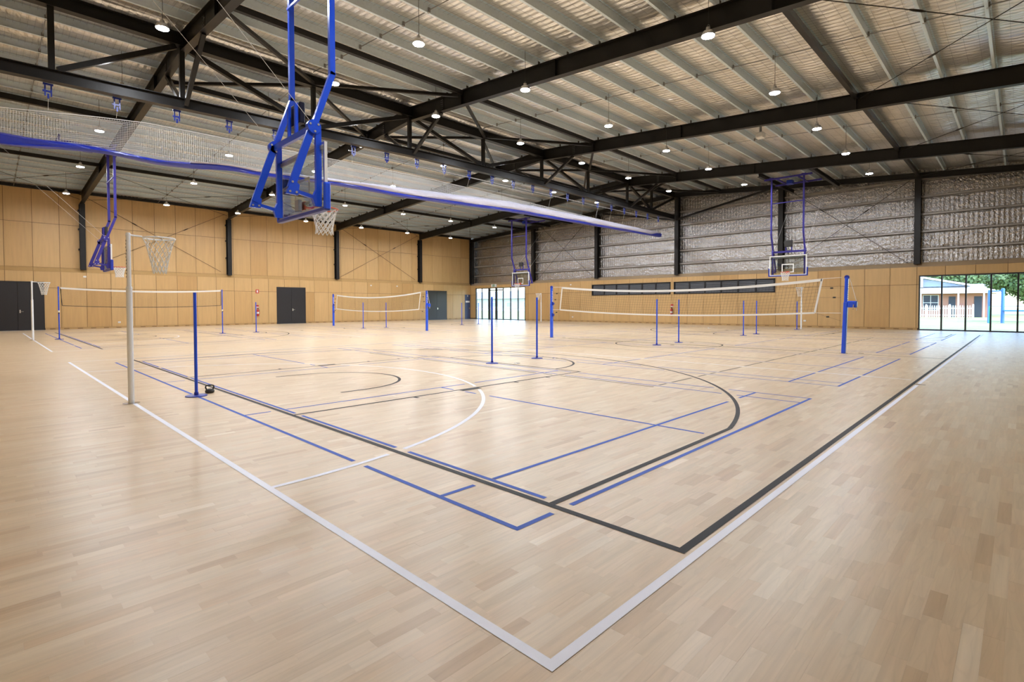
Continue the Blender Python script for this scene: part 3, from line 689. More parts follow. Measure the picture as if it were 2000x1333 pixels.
# ------------------------------------------------------------------ netball posts
def netball_post():
    e = empty('netball_post'); H = 2.36
    MB().lathe([(.0365, 0), (.0365, 1.60), (.033, 1.62)], n=16).build('lower_pole', 'white_paint', e, True)
    MB().lathe([(.027, 1.60), (.027, H-.01), (.023, H)], n=16).build('upper_pole', 'white_paint', e, True)
    MB().tube([(-.03, 0, H-.03), (.16, 0, H-.04)], .012, 8).build('arm', 'white_paint', e)
    rg = MB().torus((.36, 0, H-.05), .19, .012, 32, 8).build('ring', 'white_paint', e, True)
    for i in range(12):
        a = 2*PI*i/12; MB().torus((.36+.19*math.cos(a), .19*math.sin(a), H-.066), .012, .003, 8, 4, 'x').build('net_hook', 'white_paint', rg)
    hoop_net((.36, 0, H-.075), .185, .078, .47, 12, 7, .005, 'net_white', e)
    MB().lathe([(.10, 0), (.10, .006), (.05, .010)], n=20).build('floor_collar', 'chrome', e, True)
    MB().lathe([(.0395, 1.585), (.0395, 1.60)], n=10).build('clamp', 'white_paint', e)
    for k in range(12): MB().box((-.030, -.016+.008*(k % 3), H-.10-.045*k), (-.026, -.002+.008*(k % 3), H-.125-.045*k)).build('post_marking', 'rubber', e)
    return e
npp = netball_post()
for i, (x, y, rz, lab) in enumerate(((0, YC1, 0, 'tall white netball post in the left foreground'), (0, YC2, 0, 'small white netball post at far left before the black door'), (30.5, YC1, PI, 'white netball post seen through the right end of the volleyball net'), (30.5, YC2, PI, 'tiny white netball post at the far side, left of the volleyball net'))):
    o = npp if i == 0 else copy_tree(npp); o.location = (x, y, 0); o.rotation_euler = (0, 0, rz); tag(o, lab, 'netball post', 'white netball posts')

# ------------------------------------------------------------------ badminton posts
def badminton_post(H, tall):
    e = empty('badminton_post')
    MB().lathe([(.022, .01), (.022, H-.01), (.018, H)], n=14).build('pole', 'blue_paint', e, True)
    MB().lathe([(.145, 0), (.145, .012), (.13, .018), (.03, .022)], n=24).build('base_plate', 'blue_dark', e, True)
    MB().lathe([(.03, .02), (.03, .06)], n=12).build('socket', 'blue_dark', e)
    if tall:
        MB().lathe([(.030, 1.10), (.030, 1.18)], n=12).build('height_clamp', 'white_plastic', e); MB().box((-.02, -.07, 1.06), (.02, -.03, 1.10)).build('clamp_knob', 'rubber', e)
    return e
bp1 = badminton_post(1.55, False); first = True
BX = [.7925, 6.8525, 8.4175, 14.4775, 16.0425, 22.1025, 23.6675, 29.7275]
BL1 = ['nearest blue badminton post, beside the black kettlebell', 'blue badminton post in the middle of the floor, left of the next pair', 'blue badminton post in the middle, just left of the volleyball net', 'blue post in front of the volleyball net, left of its pair', 'blue post in front of the volleyball net, right of its pair', 'thin blue post behind the net, left of the right-hand pair', 'thin blue post behind the net, right of the right-hand pair', 'far thin blue post beside the white netball post behind the net']
for x, lab in zip(BX, BL1):
    o = bp1 if first else copy_tree(bp1); first = False; o.location = (x, YC1, 0); tag(o, lab, 'badminton post', 'blue badminton posts')
BL2 = [None, None, 'thin blue post in front of the fire extinguisher', 'thin blue post before the far volleyball net, left of two', 'thin blue post before the far volleyball net, right of two', 'thin post at the far side left of the blue-grey door', 'thin post in front of the glazed entrance doors']
for x, lab in zip(BX, BL2):
    if lab: o = copy_tree(bp1); o.location = (x, YC2, 0); tag(o, lab, 'badminton post', 'blue badminton posts')
for x, lab in ((BX[0], 'tall thin blue post holding the left end of the badminton net'), (BX[1], 'tall thin blue post holding the right end of the badminton net')):
    o = badminton_post(2.16, True); o.location = (x, YC2, 0); tag(o, lab, 'badminton post', 'blue badminton posts')
bn = tag(empty('badminton_net', (BX[0], YC2, 0)), 'sagging badminton net with white top tape at far left', 'net')
def sag(t): return 4*t*(1-t)
WB = BX[1]-BX[0]-.12
def SB(u, v): return (.06+u*WB+.05*(1-u)*v, 0, 2.10-.10*sag(u)-v*(.72-.02*sag(u)))
grid_net(SB, 150, 18, .0008, 24, 2, 'net_mesh', 'net_black', bn)
mb = MB()
for i in range(24): mb.bar(SB(i/24, 0), SB((i+1)/24, 0), .006, .07)
mb.build('top_tape', 'net_white', bn)
mb = MB()
for i in range(24): mb.bar(SB(i/24, 1), SB((i+1)/24, 1), .006, .022)
mb.bar(SB(0, 0), SB(0, 1), .006, .022).bar(SB(1, 0), SB(1, 1), .006, .022); mb.build('edge_cord', 'net_black', bn)

# ------------------------------------------------------------------ volleyball posts and nets
def volley_post(winch, out):
    """out = +1/-1: direction (local y) pointing away from the net"""
    e = empty('volleyball_post'); H = 2.16
    MB().bbox((-.055, -.05, 0), (.055, .05, 1.42), .012).build('lower_post', 'blue_paint', e)
    MB().bbox((-.045, -.042, 1.40), (.045, .042, H-.06), .01).build('upper_post', 'blue_paint', e)
    MB().lathe([(.06, -.03), (.06, .03)], (0, 0, H-.05), 16, 'x').build('top_pulley', 'blue_dark', e)
    for k in range(9): MB().box((-.03+.012*(k % 2), -.0435, 1.52+.05*k), (.03-.012*(k % 3), -.0425, 1.545+.05*k)).build('post_marking', 'white_plastic', e)
    if winch:
        b = MB().bbox((-.06, .05*out if out > 0 else -.27, 1.28), (.06, .27 if out > 0 else .05*out, 1.46), .02).build('winch_box', 'blue_paint', e)
        MB().tube([(-.06, .2*out, 1.36), (-.11, .2*out, 1.36), (-.11, .2*out, 1.22)], .012, 6).build('winch_handle', 'chrome', b)
        MB().tube([(0, .05*out, H-.02), (0, .25*out, 1.45), (0, .26*out, 1.20)], .007, 5).build('strap', 'net_white', e)
    else:
        for z in (1.42, .95): MB().lathe([(.07, -.03), (.07, .03)], (0, -.06*out, z), 12, 'x').build('tension_cleat', 'blue_dark', e)
    MB().lathe([(.11, 0), (.11, .006), (.075, .008)], n=20).build('floor_plate', 'chrome', e)
    return e
VYH = 5.30
VL = {(1, -1): 'thick blue volleyball post with winch at right of the near net', (1, 1): 'thick blue volleyball post at the left end of the near net', (2, -1): 'blue volleyball post in front of the far dark double door', (2, 1): 'blue volleyball post at the left end of the far net'}
for k, yc in ((1, YC1), (2, YC2)):
    for s in (-1, 1):
        o = volley_post(s == -1, s); o.location = (15.25, yc+s*VYH, 0); tag(o, VL[(k, s)], 'volleyball post', 'blue volleyball posts')
        if (k, s) == (1, -1): o.rotation_euler = (math.radians(1.6), 0, 0)
def volley_net(yc, lab, ends):
    e = tag(empty('volleyball_net', (15.25, yc, 0)), lab, 'net', 'volleyball nets')
    yl, yr = VYH-.57, -VYH+.55; (zl0, zl1), (zr0, zr1) = ends
    def S(u, v):
        y = yl+(yr-yl)*u; y -= (-.10 if u < .5 else .10)*0; z0 = zl0+(zr0-zl0)*u-.22*sag(u); z1 = zl1+(zr1-zl1)*u-.14*sag(u)
        yy = y+(.10*v*(1-2*u) if False else .12*v*(1-u)+.18*v*u*1.0*(1 if u > 0 else 0))
        return (0, yy, z0+(z1-z0)*v)
    grid_net(S, 95, 10, .0022, 30, 4, 'net_mesh', 'net_black', e)
    n = 40
    mb = MB()
    for i in range(n): mb.bar(S(i/n, .03), S((i+1)/n, .03), .008, .075)
    mb.build('top_tape', 'net_white', e)
    mb = MB()
    for i in range(n): mb.bar(S(i/n, 1), S((i+1)/n, 1), .008, .05)
    mb.build('bottom_tape', 'net_white', e)
    for u in (0, 1): MB().bar(S(u, 0), S(u, 1), .05, .008, (1, 0, 0)).build('side_tape', 'net_white', e)
    for u, s in ((0, 1), (1, -1)):
        MB().tube([S(u, 0), (0, s*(VYH-.07), 2.11)], .006, 5).build('top_cord', 'net_white', e)
        MB().tube([S(u, 1), (0, s*(VYH-.07), S(u, 1)[2])], .006, 5).build('bottom_cord', 'net_white', e)
        for v, q in ((.28, .55), (.55, .7), (1.25, .5)):
            p = Vector(S(u, min(v, 1))); z = p.z if v <= 1 else p.z-.22
            t = Vector((0, s*(VYH-.07), z)); MB().tube([p, t], .002, 4).build('side_cord', 'net_black', e); c = p.lerp(t, q)
            MB().bbox((c.x-.02, c.y-.035, c.z-.02), (c.x+.02, c.y+.035, c.z+.02), .008).build('cord_ball', 'rubber', e)
    return e
volley_net(YC1, 'near volleyball net with white tapes across the middle of the hall', ((2.10, 1.17), (2.09, 1.12)))
volley_net(YC2, 'far volleyball net, left of the centre of the picture', ((2.08, 1.15), (2.10, 1.15)))

# ------------------------------------------------------------------ basketball hoops
def hoop_rig(ceil_z, m):
    """local: board face at x=0, the court towards +x, centre line y=0"""
    e = empty('basketball_hoop')
    # backboard
    bd = MB().box((-.022, -.86, 2.94), (-.012, .86, 3.91)).build('backboard', 'board_glass', e)
    MB().box((-.045, -.90, 2.90), (.0, -.86, 3.95)).box((-.045, .86, 2.90), (.0, .90, 3.95)).box((-.045, -.86, 2.90), (.0, .86, 2.94)).box((-.045, -.86, 3.91), (.0, .86, 3.95)).build('board_frame', 'alu', bd)
    mb = MB()
    for (y0, y1, z0, z1) in ((-.90,.90,3.90,3.95),(-.90,.90,2.90,2.95),(-.90,-.85,2.95,3.90),(.85,.90,2.95,3.90)): mb.box((.0005, y0, z0), (.003, y1, z1))
    mb.build('board_border', 'white_plastic', bd); MB().box((-.045, -.904, 2.95), (.003, -.9005, 3.95)).box((-.045, .9005, 2.95), (.003, .904, 3.95)).build('board_edge', 'white_plastic', bd)
    mb = MB()
    for (y0, y1, z0, z1) in ((-.295,.295,3.455,3.505),(-.295,.295,3.05,3.10),(-.295,-.245,3.10,3.455),(.245,.295,3.10,3.455)): mb.box((-.0115, y0, z0), (-.009, y1, z1))
    mb.build('shooting_square', 'white_plastic', bd)
    # padding on the lower edge and corners
    MB().bbox((-.07, -.95, 2.86), (.03, .95, 2.915), .015).build('bottom_pad', 'blue_dark', e)
    for s in (-1, 1): MB().bbox((-.075, s*.925-.03, 2.87), (.035, s*.925+.03, 3.30), .02).build('corner_pad', 'blue_paint' if m == 'blue_paint' else 'blue_dark', e)
    # ring and net
    MB().box((-.012, -.08, 2.98), (.012, .08, 3.12)).box((.0, -.06, 3.02), (.17, .06, 3.04)).build('ring_bracket', 'orange_ring', e)
    MB().box((-.11, -.07, 2.96), (-.05, .07, 3.14)).build('bracket_box', 'galv_dark', e)
    MB().torus((.375, 0, 3.05), .23, .011, 32, 8).build('ring', 'orange_ring', e, True)
    hoop_net((.375, 0, 3.04), .222, .120, .43, 12, 7, .0085, 'net_white', e, .03)
    # side frames: upright, brace, link, hinge plates
    yb = .775
    for s in (-1, 1):
        y = s*yb
        MB().bar((-.09, y, 2.96), (-.09, y, 4.14), .06, .09, (1, 0, 0)).build('upright', m, e)
        MB().bar((-.17, y-s*.02, 4.18), (-.52, y-s*.02, 3.16), .05, .11, (1, 0, 0)).build('brace_arm', m, e)
        MB().bar((-.52, y, 3.13), (-.09, y, 3.05), .05, .055).build('bottom_link', m, e)
        hp = MB().lathe([(.11, -.045), (.11, .045)], (-.16, y, 4.17), 14, 'y').build('hinge_plate', m, e)
        for k in range(3): MB().lathe([(.018, -.055), (.018, .055)], (-.16+.075*math.cos(2.1*k+.6), y, 4.17+.075*math.sin(2.1*k+.6)), 8, 'y').build('bolt', 'alu', hp)
        gp = MB().add([(-.60, y-.03, 3.06), (-.42, y-.03, 3.06), (-.40, y-.03, 3.22), (-.52, y-.03, 3.32), (-.60, y+.03, 3.06), (-.42, y+.03, 3.06), (-.40, y+.03, 3.22), (-.52, y+.03, 3.32)],
                      [(0,1,2,3),(7,6,5,4),(0,4,5,1),(1,5,6,2),(2,6,7,3),(3,7,4,0)]).build('gusset_plate', m, e)
        for (bx_, bz) in ((-.55, 3.10), (-.45, 3.10), (-.51, 3.25)): MB().lathe([(.018, -.04), (.018, .04)], (bx_, y, bz), 8, 'y').build('bolt', 'alu', gp)
        MB().add([(-.16, y-.035, 2.93), (-.05, y-.035, 2.93), (-.05, y-.035, 3.2), (-.13, y-.035, 3.2), (-.20, y-.035, 3.05), (-.16, y+.035, 2.93), (-.05, y+.035, 2.93), (-.05, y+.035, 3.2), (-.13, y+.035, 3.2), (-.20, y+.035, 3.05)],
                 [(0,1,2,3,4),(9,8,7,6,5),(0,5,6,1),(1,6,7,2),(2,7,8,3),(3,8,9,4),(4,9,5,0)]).build('foot_plate', m, e)
        arm = MB().bar((-.16, y, 4.17), (.17, y, 5.12), .07, .09, (1, 0, 0)).bar((.155, y, 5.08), (.155, y, ceil_z), .07, .09, (1, 0, 0)).build('drop_arm', m, e)
        MB().bar((.155, y, ceil_z-.02), (.155, y, ceil_z), .2, .2, (1, 0, 0)).build('ceiling_plate', m, arm)
        MB().tube([(-.16, y, 4.2), (-1.60, y, 5.68+.0), (-3.4, y, min(ceil_z-.1, 7.5))], .0035, 5).build('stay_cable', 'net_white', e)
    MB().bar((-.16, -yb, 4.16), (-.16, yb, 4.16), .06, .10).build('cross_beam', m, e)
    MB().bar((.10, -yb, ceil_z-1.35), (.10, yb, ceil_z-1.35), .04, .04).build('cross_tube', m, e)
    MB().bar((-.06, -.85, 3.86), (-.06, .85, 3.86), .03, .06).build('board_rail', 'galv_dark', e)
    # shot clock on two legs
    for s in (-1, 1): MB().bar((-.16, s*.14, 4.2), (-.16, s*.14, 4.72), .05, .05, (1, 0, 0)).build('clock_leg', m, e)
    cl = MB().bbox((-.13, -.20, 4.40), (-.03, .20, 4.74), .015).build('shot_clock', 'navy' if m == 'blue_paint' else 'rubber', e)
    MB().box((-.029, -.17, 4.44), (-.026, .17, 4.70)).build('clock_face', 'rubber', cl)
    # ceiling frame
    for x in (.155, -1.6): MB().bar((x, -1.15, ceil_z-.06), (x, 1.15, ceil_z-.06), .08, .08).build('ceiling_rail', m, e)
    for s in (-1, 1): MB().bar((.155, s*.5, ceil_z-.10), (-1.6, s*.5, ceil_z-.10), .06, .06).build('ceiling_tie', m, e)
    MB().bbox((-.8, -.25, ceil_z-.30), (-.45, .05, ceil_z-.08), .03).build('winch_motor', 'blue_dark', e)
    return e
for x, y, rz, m, lab in ((2.44, YC1, 0, 'blue_paint', 'large bright blue basketball hoop hanging at upper left, seen from behind'), (2.44, YC2, 0, 'blue_purple', 'blue basketball hoop at far left before the panelled wall, seen side on'),
                         (28.06, YC1, PI, 'blue_purple', 'basketball hoop facing the camera before the foil wall at right'), (28.06, YC2, PI, 'blue_purple', 'small basketball hoop facing the camera in the far corner')):
    o = hoop_rig(roofz(y)-.62, m); o.location = (x, y, 0); o.rotation_euler = (0, 0, rz); tag(o, lab, 'basketball hoop', 'ceiling-hung basketball hoops')
for y, t in ((YC1, 'above the far right hoop'), (YC2, 'above the far corner hoop')):
    h = tag(empty('hoop_support_beam', (30.1, y, roofz(y)-.5)), 'pair of dark steel beams '+t, 'beam', 'dark beams carrying the far hoops')
    for s in (-1.2, 1.2): MB().ibeam((-2.88, s, .12), (3.0, s, .12), .15, .22).build('carrier_beam', 'steel_black', h)

# ------------------------------------------------------------------ divider curtain raised under the truss
CY = 17.1
dc = tag(empty('divider_curtain', (0, CY, 0)), 'raised divider curtain, blue vinyl roll and white netting under the ridge truss', 'curtain')
cxs = [-2.85, -1, 1.2, 3.5, 7.9, 11, 17, 23.5, 32.0]
def zbot(x): return float(np.interp(x, cxs, [5.42, 5.44, 5.54, 5.60, 5.82, 5.80, 6.0, 6.06, 6.12]))
def ztop(x): return float(np.interp(x, cxs, [5.75, 5.73, 5.66, 5.78, 6.03, 6.19, 6.5, 6.5, 6.44]))
def znet(x): return float(np.interp(x, [-2.85, -1, .9, 2, 7.9, 11.6, 13.8, 21, 31, 32], [6.2, 6.28, 6.53, 6.64, 6.73, 6.76, 6.73, 6.56, 6.36, 6.3]))
XS = np.arange(-2.8, 31.9, .12)
def blend(x): return float(np.interp(x, [-3, 2.5, 6, 10, 14, 30.5, 31.3], [1.0, 1.0, .75, .42, .30, .30, .95]))
def roll(lo, hi, y, wide, name, m, xs, seed):
    rr = random.Random(seed); ph = [rr.uniform(0, 6) for _ in range(6)]; rings = []
    for x in xs:
        a, b = lo(x), hi(x); c = (a+b)/2; h = max((b-a)/2, .02); n = 14; ring = []
        for k in range(n):
            t = 2*PI*k/n; A = 2.0 if x < 5 else 1.0; w_ = 1+A*.10*math.sin(3*t+x*1.3+ph[0])+A*.07*math.sin(5*t-x*2.1+ph[1])
            ring.append((x, y+wide*math.cos(t)*w_, c+h*math.sin(t)*(1+.05*A*math.sin(x*2.7+ph[2])+.12*(A-1)*math.sin(4*t+x*2.2))+(A-1)*.05*math.sin(x*1.9)))
        rings.append(ring)
    return MB().loft(rings).build(name, m, dc, True)
roll(zbot, lambda x: zbot(x)+(ztop(x)-zbot(x))*blend(x), 0, .15, 'vinyl_roll', 'vinyl_blue', XS, 1)
XS2 = XS[XS > 3.0]
roll(lambda x: zbot(x)+(ztop(x)-zbot(x))*blend(x)*.7, ztop, -.05, .17, 'net_bundle', 'net_bundle', XS2[XS2 < 31.6], 2)
mb = MB()
for yo, st in ((-.10, .055), (.10, .055)):
    for x in np.arange(-2.8, 31.6, st): mb.bar((x, yo, znet(x)), (x+.02*math.sin(x*3), yo*.9, ztop(x)-.05), .004, .004)
    for k in range(20):
        pts = [(x, yo, znet(x)-.05*k) for x in np.arange(-2.8, 31.6, .4)]
        for p, q in zip(pts, pts[1:]):
            if p[2] > ztop(p[0])-.05: mb.bar(p, q, .004, .004)
stuff(mb.build('net_mesh', 'net_white', dc))
MB().tube([(x, -.10, znet(x)) for x in np.arange(-2.8, 31.7, .4)], .012, 5).build('head_cord', 'net_white', dc)
pb = MB().box((-.10, -.03, -.02), (.10, .03, .02)).box((-.075, -.02, -.30), (-.045, .02, 0)).box((.045, -.02, -.30), (.075, .02, 0)).box((-.11, -.02, -.20), (.075, .02, -.16)).box((-.02, -.02, -.36), (.02, .02, -.24)).mesh('pulley_bracket', 'blue_dark')
for k in range(23):
    x = -.12+1.42*k; z = zb(x)-.01
    b = place('pulley_bracket', pb, dc, (x, -.30, z))
    MB().tube([(0, 0, -.34), (0, .15, znet(x)-z+.02)], .004, 4).build('lift_cord', 'net_white', b)
MB().tube([(8.2, -.30, zb(8.2)-.18), (31.2, -.30, zb(31.2)-.18)], .022, 8).build('drive_tube', 'alu', dc)

# ------------------------------------------------------------------ small things
k = tag(empty('kettlebell', (1.02, 7.80, 0), math.radians(75)), 'small black kettlebell on the floor by the nearest blue post', 'kettlebell')
MB().lathe([(.045, 0), (.060, .008), (.066, .030), (.054, .054), (.025, .066)], n=20).build('bell', 'rubber', k, True)
MB().tube([(0, -.036, .045), (0, -.056, .085), (0, -.050, .112), (0, -.03, .120), (0, .03, .120), (0, .050, .112), (0, .056, .085), (0, .036, .045)], .011, 8).build('handle', 'rubber', k, True)
def extinguisher(x, y, face, lab):
    e = tag(empty('fire_extinguisher', (x, y, 0), 0 if face == 'y' else -PI/2), lab, 'extinguisher', 'wall-mounted fire extinguishers')
    MB().lathe([(.07, .62), (.078, .64), (.078, 1.02), (.06, 1.09), (.025, 1.12)], (0, -.10, 0), 16).build('cylinder', 'red', e, True)
    MB().lathe([(.0785, .78), (.0785, .92)], (0, -.10, 0), 16).build('paper_label', 'white_plastic', e)
    MB().lathe([(.025, 1.12), (.025, 1.18)], (0, -.10, 0), 8).box((-.02, -.22, 1.17), (.02, -.08, 1.20)).build('valve', 'rubber', e)
    MB().tube([(.03, -.10, 1.15), (.11, -.10, 1.05), (.10, -.10, .75)], .012, 6).build('hose', 'rubber', e)
    MB().box((-.10, -.012, 1.22), (.10, -.004, 1.42)).build('location_sign', 'red', e); MB().box((-.09, -.016, 1.24), (.09, -.012, 1.30)).build('sign_text_band', 'white_plastic', e)
    MB().box((-.03, -.02, .70), (.03, -.004, 1.05)).build('bracket', 'rubber', e)
extinguisher(12.7, YW, 'y', 'red fire extinguisher on the panelled wall left of the black double door')
extinguisher(XW, 16.87, 'x', 'fire extinguisher between the louvred windows, seen through the volleyball net')
def box_thing(name, a, b, m, lab, cat, grp=None, e=.006, extra=None):
    c = [(p+q)/2 for p, q in zip(a, b)]; o = tag(empty(name, c), lab, cat, grp)
    MB().bbox(tuple(p-q for p, q in zip(a, c)), tuple(p-q for p, q in zip(b, c)), e).build('body', m, o)
    if extra: extra(o)
    return o
def exitsign(o):
    MB().box((-.045, -.13, -.11), (-.041, .13, .11)).build('green_field', 'green_sign', o)
    MB().lathe([(.025, 0), (.025, .004)], (-.049, .0, .07), 10, 'x').bar((-.047, .02, .04), (-.047, -.02, -.02), .05, .004, (1,0,0)).bar((-.047, -.02, -.02), (-.047, .05, -.09), .03, .004, (1,0,0)).bar((-.047, -.02, -.02), (-.047, -.07, -.07), .03, .004, (1,0,0)).build('running_figure', 'white_plastic', o)
box_thing('exit_sign', (XW-.08, 35.12, 3.14), (XW, 35.85, 3.42), 'white_plastic', 'exit sign above the glazed entrance doors', 'exit sign', None, .01, exitsign)
def sock(o): MB().box((-.03, -.0115, -.02), (-.01, -.0095, .02)).box((.01, -.0115, -.02), (.03, -.0095, .02)).build('socket_face', 'alu', o)
for x, z, lab in ((4.56, .36, 'white power socket low on the panelled wall behind the badminton net'), (2.94, 3.12, 'small white wall sensor at the top left of the panelled wall'), (22.0, 3.1, 'small white wall sensor above the far volleyball net, left of two'), (24.6, 3.1, 'small white wall sensor above the far volleyball net, right of two')):
    box_thing('wall_socket' if z < 1 else 'wall_sensor', (x-.07, YW-.02, z-.05), (x+.07, YW, z+.05), 'white_plastic', lab, 'socket' if z < 1 else 'sensor', None, .004, sock)
def sockx(o): MB().box((-.0115, -.03, -.02), (-.0095, -.01, .02)).box((-.0115, .01, -.02), (-.0095, .03, .02)).build('socket_face', 'alu', o)
for y, z, lab in ((8.2, .40, 'white power socket low on the end wall, right of the netball post'), (25.9, .38, 'white power socket low on the end wall by the volleyball post'), (26.1, 3.1, 'small white wall sensor on the end wall left of the louvres')):
    box_thing('wall_socket' if z < 1 else 'wall_sensor', (XW-.02, y-.07, z-.05), (XW, y+.07, z+.05), 'white_plastic', lab, 'socket' if z < 1 else 'sensor', None, .004, sockx)
def hyd(o): MB().box((-.05, -.016, -.09), (.05, -.012, .09)).build('symbol', 'white_plastic', o)
box_thing('wall_sign', (12.6, YW-.012, 2.28), (12.82, YW, 2.56), 'red', 'small red and white sign high above the fire extinguisher', 'sign', None, .003, hyd)
# chrome covers of floor sockets
cov = MB().lathe([(.075, 0), (.075, .004), (.06, .006)], n=20).mesh('floor_socket_cover', 'chrome')
FS = [(7.25, 7.2, 'beside the first middle blue post'), (8.75, 7.3, 'beside the second middle blue post'), (14.85, 7.25, 'right of the left blue post before the net'), (16.4, 7.3, 'right of the right blue post before the net'), (15.6, 12.55, 'at the foot of the left volleyball post'), (15.6, 1.98, 'at the foot of the right volleyball post'), (10.75, 26.9, 'near the far badminton net'), (12.6, 24.3, 'alone on the far floor left of centre')]
for x, y, t in FS:
    o = tag(empty('floor_socket', (x, y, .0018)), 'round metal floor socket cover '+t, 'floor socket', 'round floor socket covers'); place('cover', cov, o)
    MB().lathe([(.02, .006), (.02, .009)], n=10).build('finger_pull', 'galv_dark', o)

# ------------------------------------------------------------------ outside
struct(MB().box((XW+.2, -120, -.35), (260, 260, -.06)).build('ground', 'grass'), 'sunlit lawn outside')
struct(MB().box((XW+.2, -40, -.06), (XW+2.6, 60, -.03)).build('path', 'paving'), 'pale path along the building')
def leafball(mb, c, r, n, s):
    for _ in range(n):
        d = Vector((random.gauss(0,1), random.gauss(0,1), random.gauss(0,1))).normalized(); p = Vector(c)+Vector((d.x*r[0], d.y*r[1], d.z*r[2]))*random.uniform(.72, 1.0)
        a = Vector((random.gauss(0,1), random.gauss(0,1), random.gauss(0,1))).normalized(); b = a.cross(d+Vector((.01,.02,.03))).normalized()
        w = s*random.uniform(.6, 1.2); mb.add([p-a*w, p+b*w*.6, p+a*w, p-b*w*.6], [(0,1,2,3)])
def tree(x, y, h, blobs, s, lab, cat='tree', grp='trees outside', name='tree', n=420):
    e = tag(empty(name, (x, y, -.06)), lab, cat, grp)
    MB().tube([(0,0,0), (.1,0,h*.35), (0,.1,h*.75)], [.22*h/6, .17*h/6, .06*h/6], 8).build('trunk', 'bark', e)
    mb = MB()
    for c, r in blobs: leafball(mb, c, r, n, s); leafball(mb, c, tuple(.7*q for q in r), n//2, s*1.5)
    stuff(mb.build('crown', 'leaf', e)); return e
tree(57, -2.2, 6.5, [((0,1.2,3.0),(1.2,1.3,.95)), ((0,2.2,3.4),(1.2,1.2,.8)), ((0,-.6,3.1),(1.3,1.5,1.2)), ((0,.6,4.1),(1.6,2.2,1.0)), ((0,-2.4,3.2),(1.5,1.5,1.2))], .15, 'leafy green tree at the right edge of the window view', n=1100)
tree(88, 3.6, 9, [((0,0,4.6),(3,2.6,1.5)), ((0,3.2,5.2),(3,2.6,1.7)), ((0,-2.6,4.4),(3,2.4,1.5)), ((0,1.5,6.6),(3,4.5,1.4))], .26, 'grey-green tree above the roof of the brick building', n=800)
tree(98, -5.0, 9, [((0,0,3.4),(3,3.2,2.4)), ((0,-4,3.6),(3,3,2.6)), ((0,2.8,3.0),(3,2.2,1.6)), ((0,0,6.4),(3,6,1.6))], .26, 'dark tree far behind the play frame', n=800)
tree(44, 39.2, 1.7, [((0,0,1.0),(.6,.55,.75))], .10, 'round green shrub outside the glazed doors', 'shrub', None, 'shrub', 500)
# picket fence
FX = 67.5
pf = tag(empty('picket_fence', (FX, 0, -.06)), 'white picket fence across the lawn outside the right window', 'fence')
pk = MB().add([(-.012,-.045,.12),(.012,-.045,.12),(.012,.045,.12),(-.012,.045,.12),(-.012,-.045,1.28),(.012,-.045,1.28),(.012,.045,1.28),(-.012,.045,1.28),(-.012,0,1.36),(.012,0,1.36)],
              [(0,3,2,1),(0,1,5,4),(1,2,6,5),(2,3,7,6),(3,0,4,7),(4,5,9,8),(6,7,8,9),(5,6,9),(7,4,8)]).mesh('picket', 'fence_white')
for i in range(40): place('picket', pk, pf, (-.03, 2.35+.185*i, 0))
for y in (2.3, 4.1, 6.0, 7.9, 9.6): MB().bbox((.02, y-.07, 0), (.16, y+.07, 1.45), .02).build('fence_post', 'fence_white', pf)
for z in (.35, 1.05): MB().box((0, 2.3, z-.04), (.05, 9.6, z+.04)).build('fence_rail', 'fence_white', pf)
# brick building
bb = tag(empty('brick_building', (76, 0, -.06)), 'red brick school building with white roofs outside the right window', 'building')
MB().box((0, 1.55, 0), (8, 22, 2.75)).build('wall', 'brick', bb)
MB().add([(-1.0,.9,2.70),(-1.0,24,2.70),(-1.0,24,2.98),(-1.0,.9,2.98),(9,.9,2.70),(9,24,2.70),(9,24,2.98),(9,.9,2.98)], [(0,1,2,3),(4,7,6,5),(0,4,5,1),(3,2,6,7),(0,3,7,4),(1,5,6,2)]).build('fascia', 'roof_white', bb)
MB().add([(-.9,.9,2.98),(-.9,24,2.98),(4.5,24,3.85),(4.5,1.9,3.85),(9,24,2.98),(9,.9,2.98)], [(0,3,2,1),(3,5,4,2),(0,5,3)]).build('low_roof', 'roof_white', bb)
MB().add([(2,3.6,3.55),(2,14,3.55),(2,14,6.0),(2,3.7,3.65),(6,3.6,3.55),(6,14,3.55),(6,14,6.0),(6,3.7,3.65)], [(0,3,2,1),(4,5,6,7),(0,1,5,4),(1,2,6,5),(2,3,7,6),(3,0,4,7)]).build('gable_wall', 'gable_grey', bb)
MB().bar((1.2, 3.0, 3.62), (1.2, 14.2, 6.25), .25, .16).bar((4, 3.0, 3.70), (4, 14.2, 6.33), 5.6, .10).build('sloping_roof', 'roof_white', bb)
MB().box((1.6, 7.4, 3.5), (1.98, 13, 5.0)).build('white_cladding', 'cream', bb)
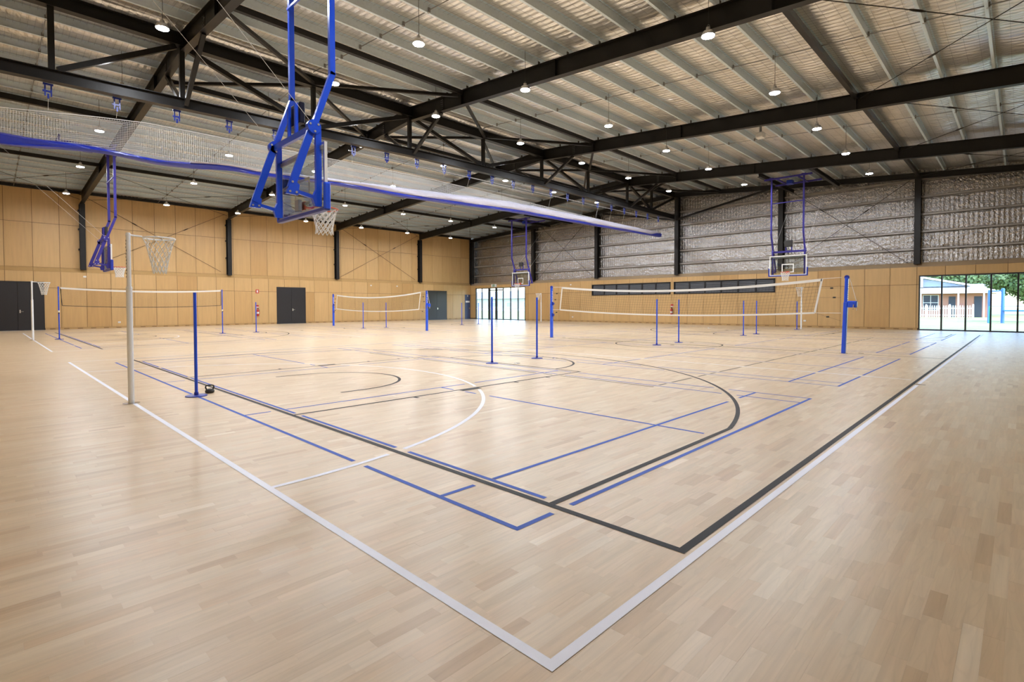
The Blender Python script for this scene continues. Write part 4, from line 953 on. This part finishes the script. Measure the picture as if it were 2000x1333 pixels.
def bwin(y0, y1, z0, z1):
    f = MB().box((-.06, y0, z0), (0, y1, z1)).build('window', 'cream', bb)
    for a, b in ((y0+.06, (y0+y1)/2-.03), ((y0+y1)/2+.03, y1-.06)):
        for c, d in ((z0+.06, (z0+z1)/2-.03), ((z0+z1)/2+.03, z1-.06)): MB().box((-.075, a, c), (-.061, b, d)).build('pane', 'window_dark', f)
bwin(5.75, 7.2, .75, 2.55)
for y0, y1 in ((4.25, 4.85), (2.0, 2.65)): MB().box((-.05, y0, 0), (0, y1, 2.35)).build('door', 'window_dark', bb)
for y in (7.3, 3.95, 1.8): MB().box((-.95, y-.07, 0), (-.8, y+.07, 2.72)).build('veranda_post', 'cream', bb)
pb2 = tag(empty('pale_building', (92, 90, -.06)), 'pale building washed out beyond the glazed doors', 'building')
MB().box((0, -22, 0), (8, 22, 3.2)).build('wall', 'pale_render', pb2); MB().add([(-.8,-23,3.2),(-.8,23,3.2),(4,23,5.2),(4,-23,5.2),(8.8,23,3.2),(8.8,-23,3.2)], [(0,3,2,1),(3,5,4,2),(0,5,3),(1,2,4),(0,1,4,5)]).build('roof', 'gable_grey', pb2)
for q in range(6):
    f = MB().box((-.05, -17+6*q, 1.0), (0, -15+6*q, 2.3)).build('window', 'roof_white', pb2); MB().box((-.07, -16.9+6*q, 1.1), (-.051, -15.1+6*q, 2.2)).build('pane', 'pale_pane', f)
# play frame
pl = tag(empty('play_frame', (52, 0, -.06)), 'blue and teal playground frame on the lawn', 'play frame')
for y, z, m, r in ((.60, 2.5, 'play_blue', .11), (-.15, 2.6, 'play_blue', .11)): MB().lathe([(r, 0), (r, z), (r*.6, z+.05)], (.6, y, 0), 12).build('post', m, pl)
MB().lathe([(.09, 0), (.09, 1.25), (.05, 1.3)], (-.3, .52, 0), 12).build('post', 'play_teal', pl)
MB().tube([(.6, .60, 2.45), (.6, -.15, 2.45)], .05, 8).tube([(.6, .60, 1.3), (.6, -2.5, 1.3)], .03, 6).build('rail', 'play_blue', pl)
MB().bbox((.3, -1.6, .9), (.9, -.2, 1.0), .02).build('deck', 'play_blue', pl)
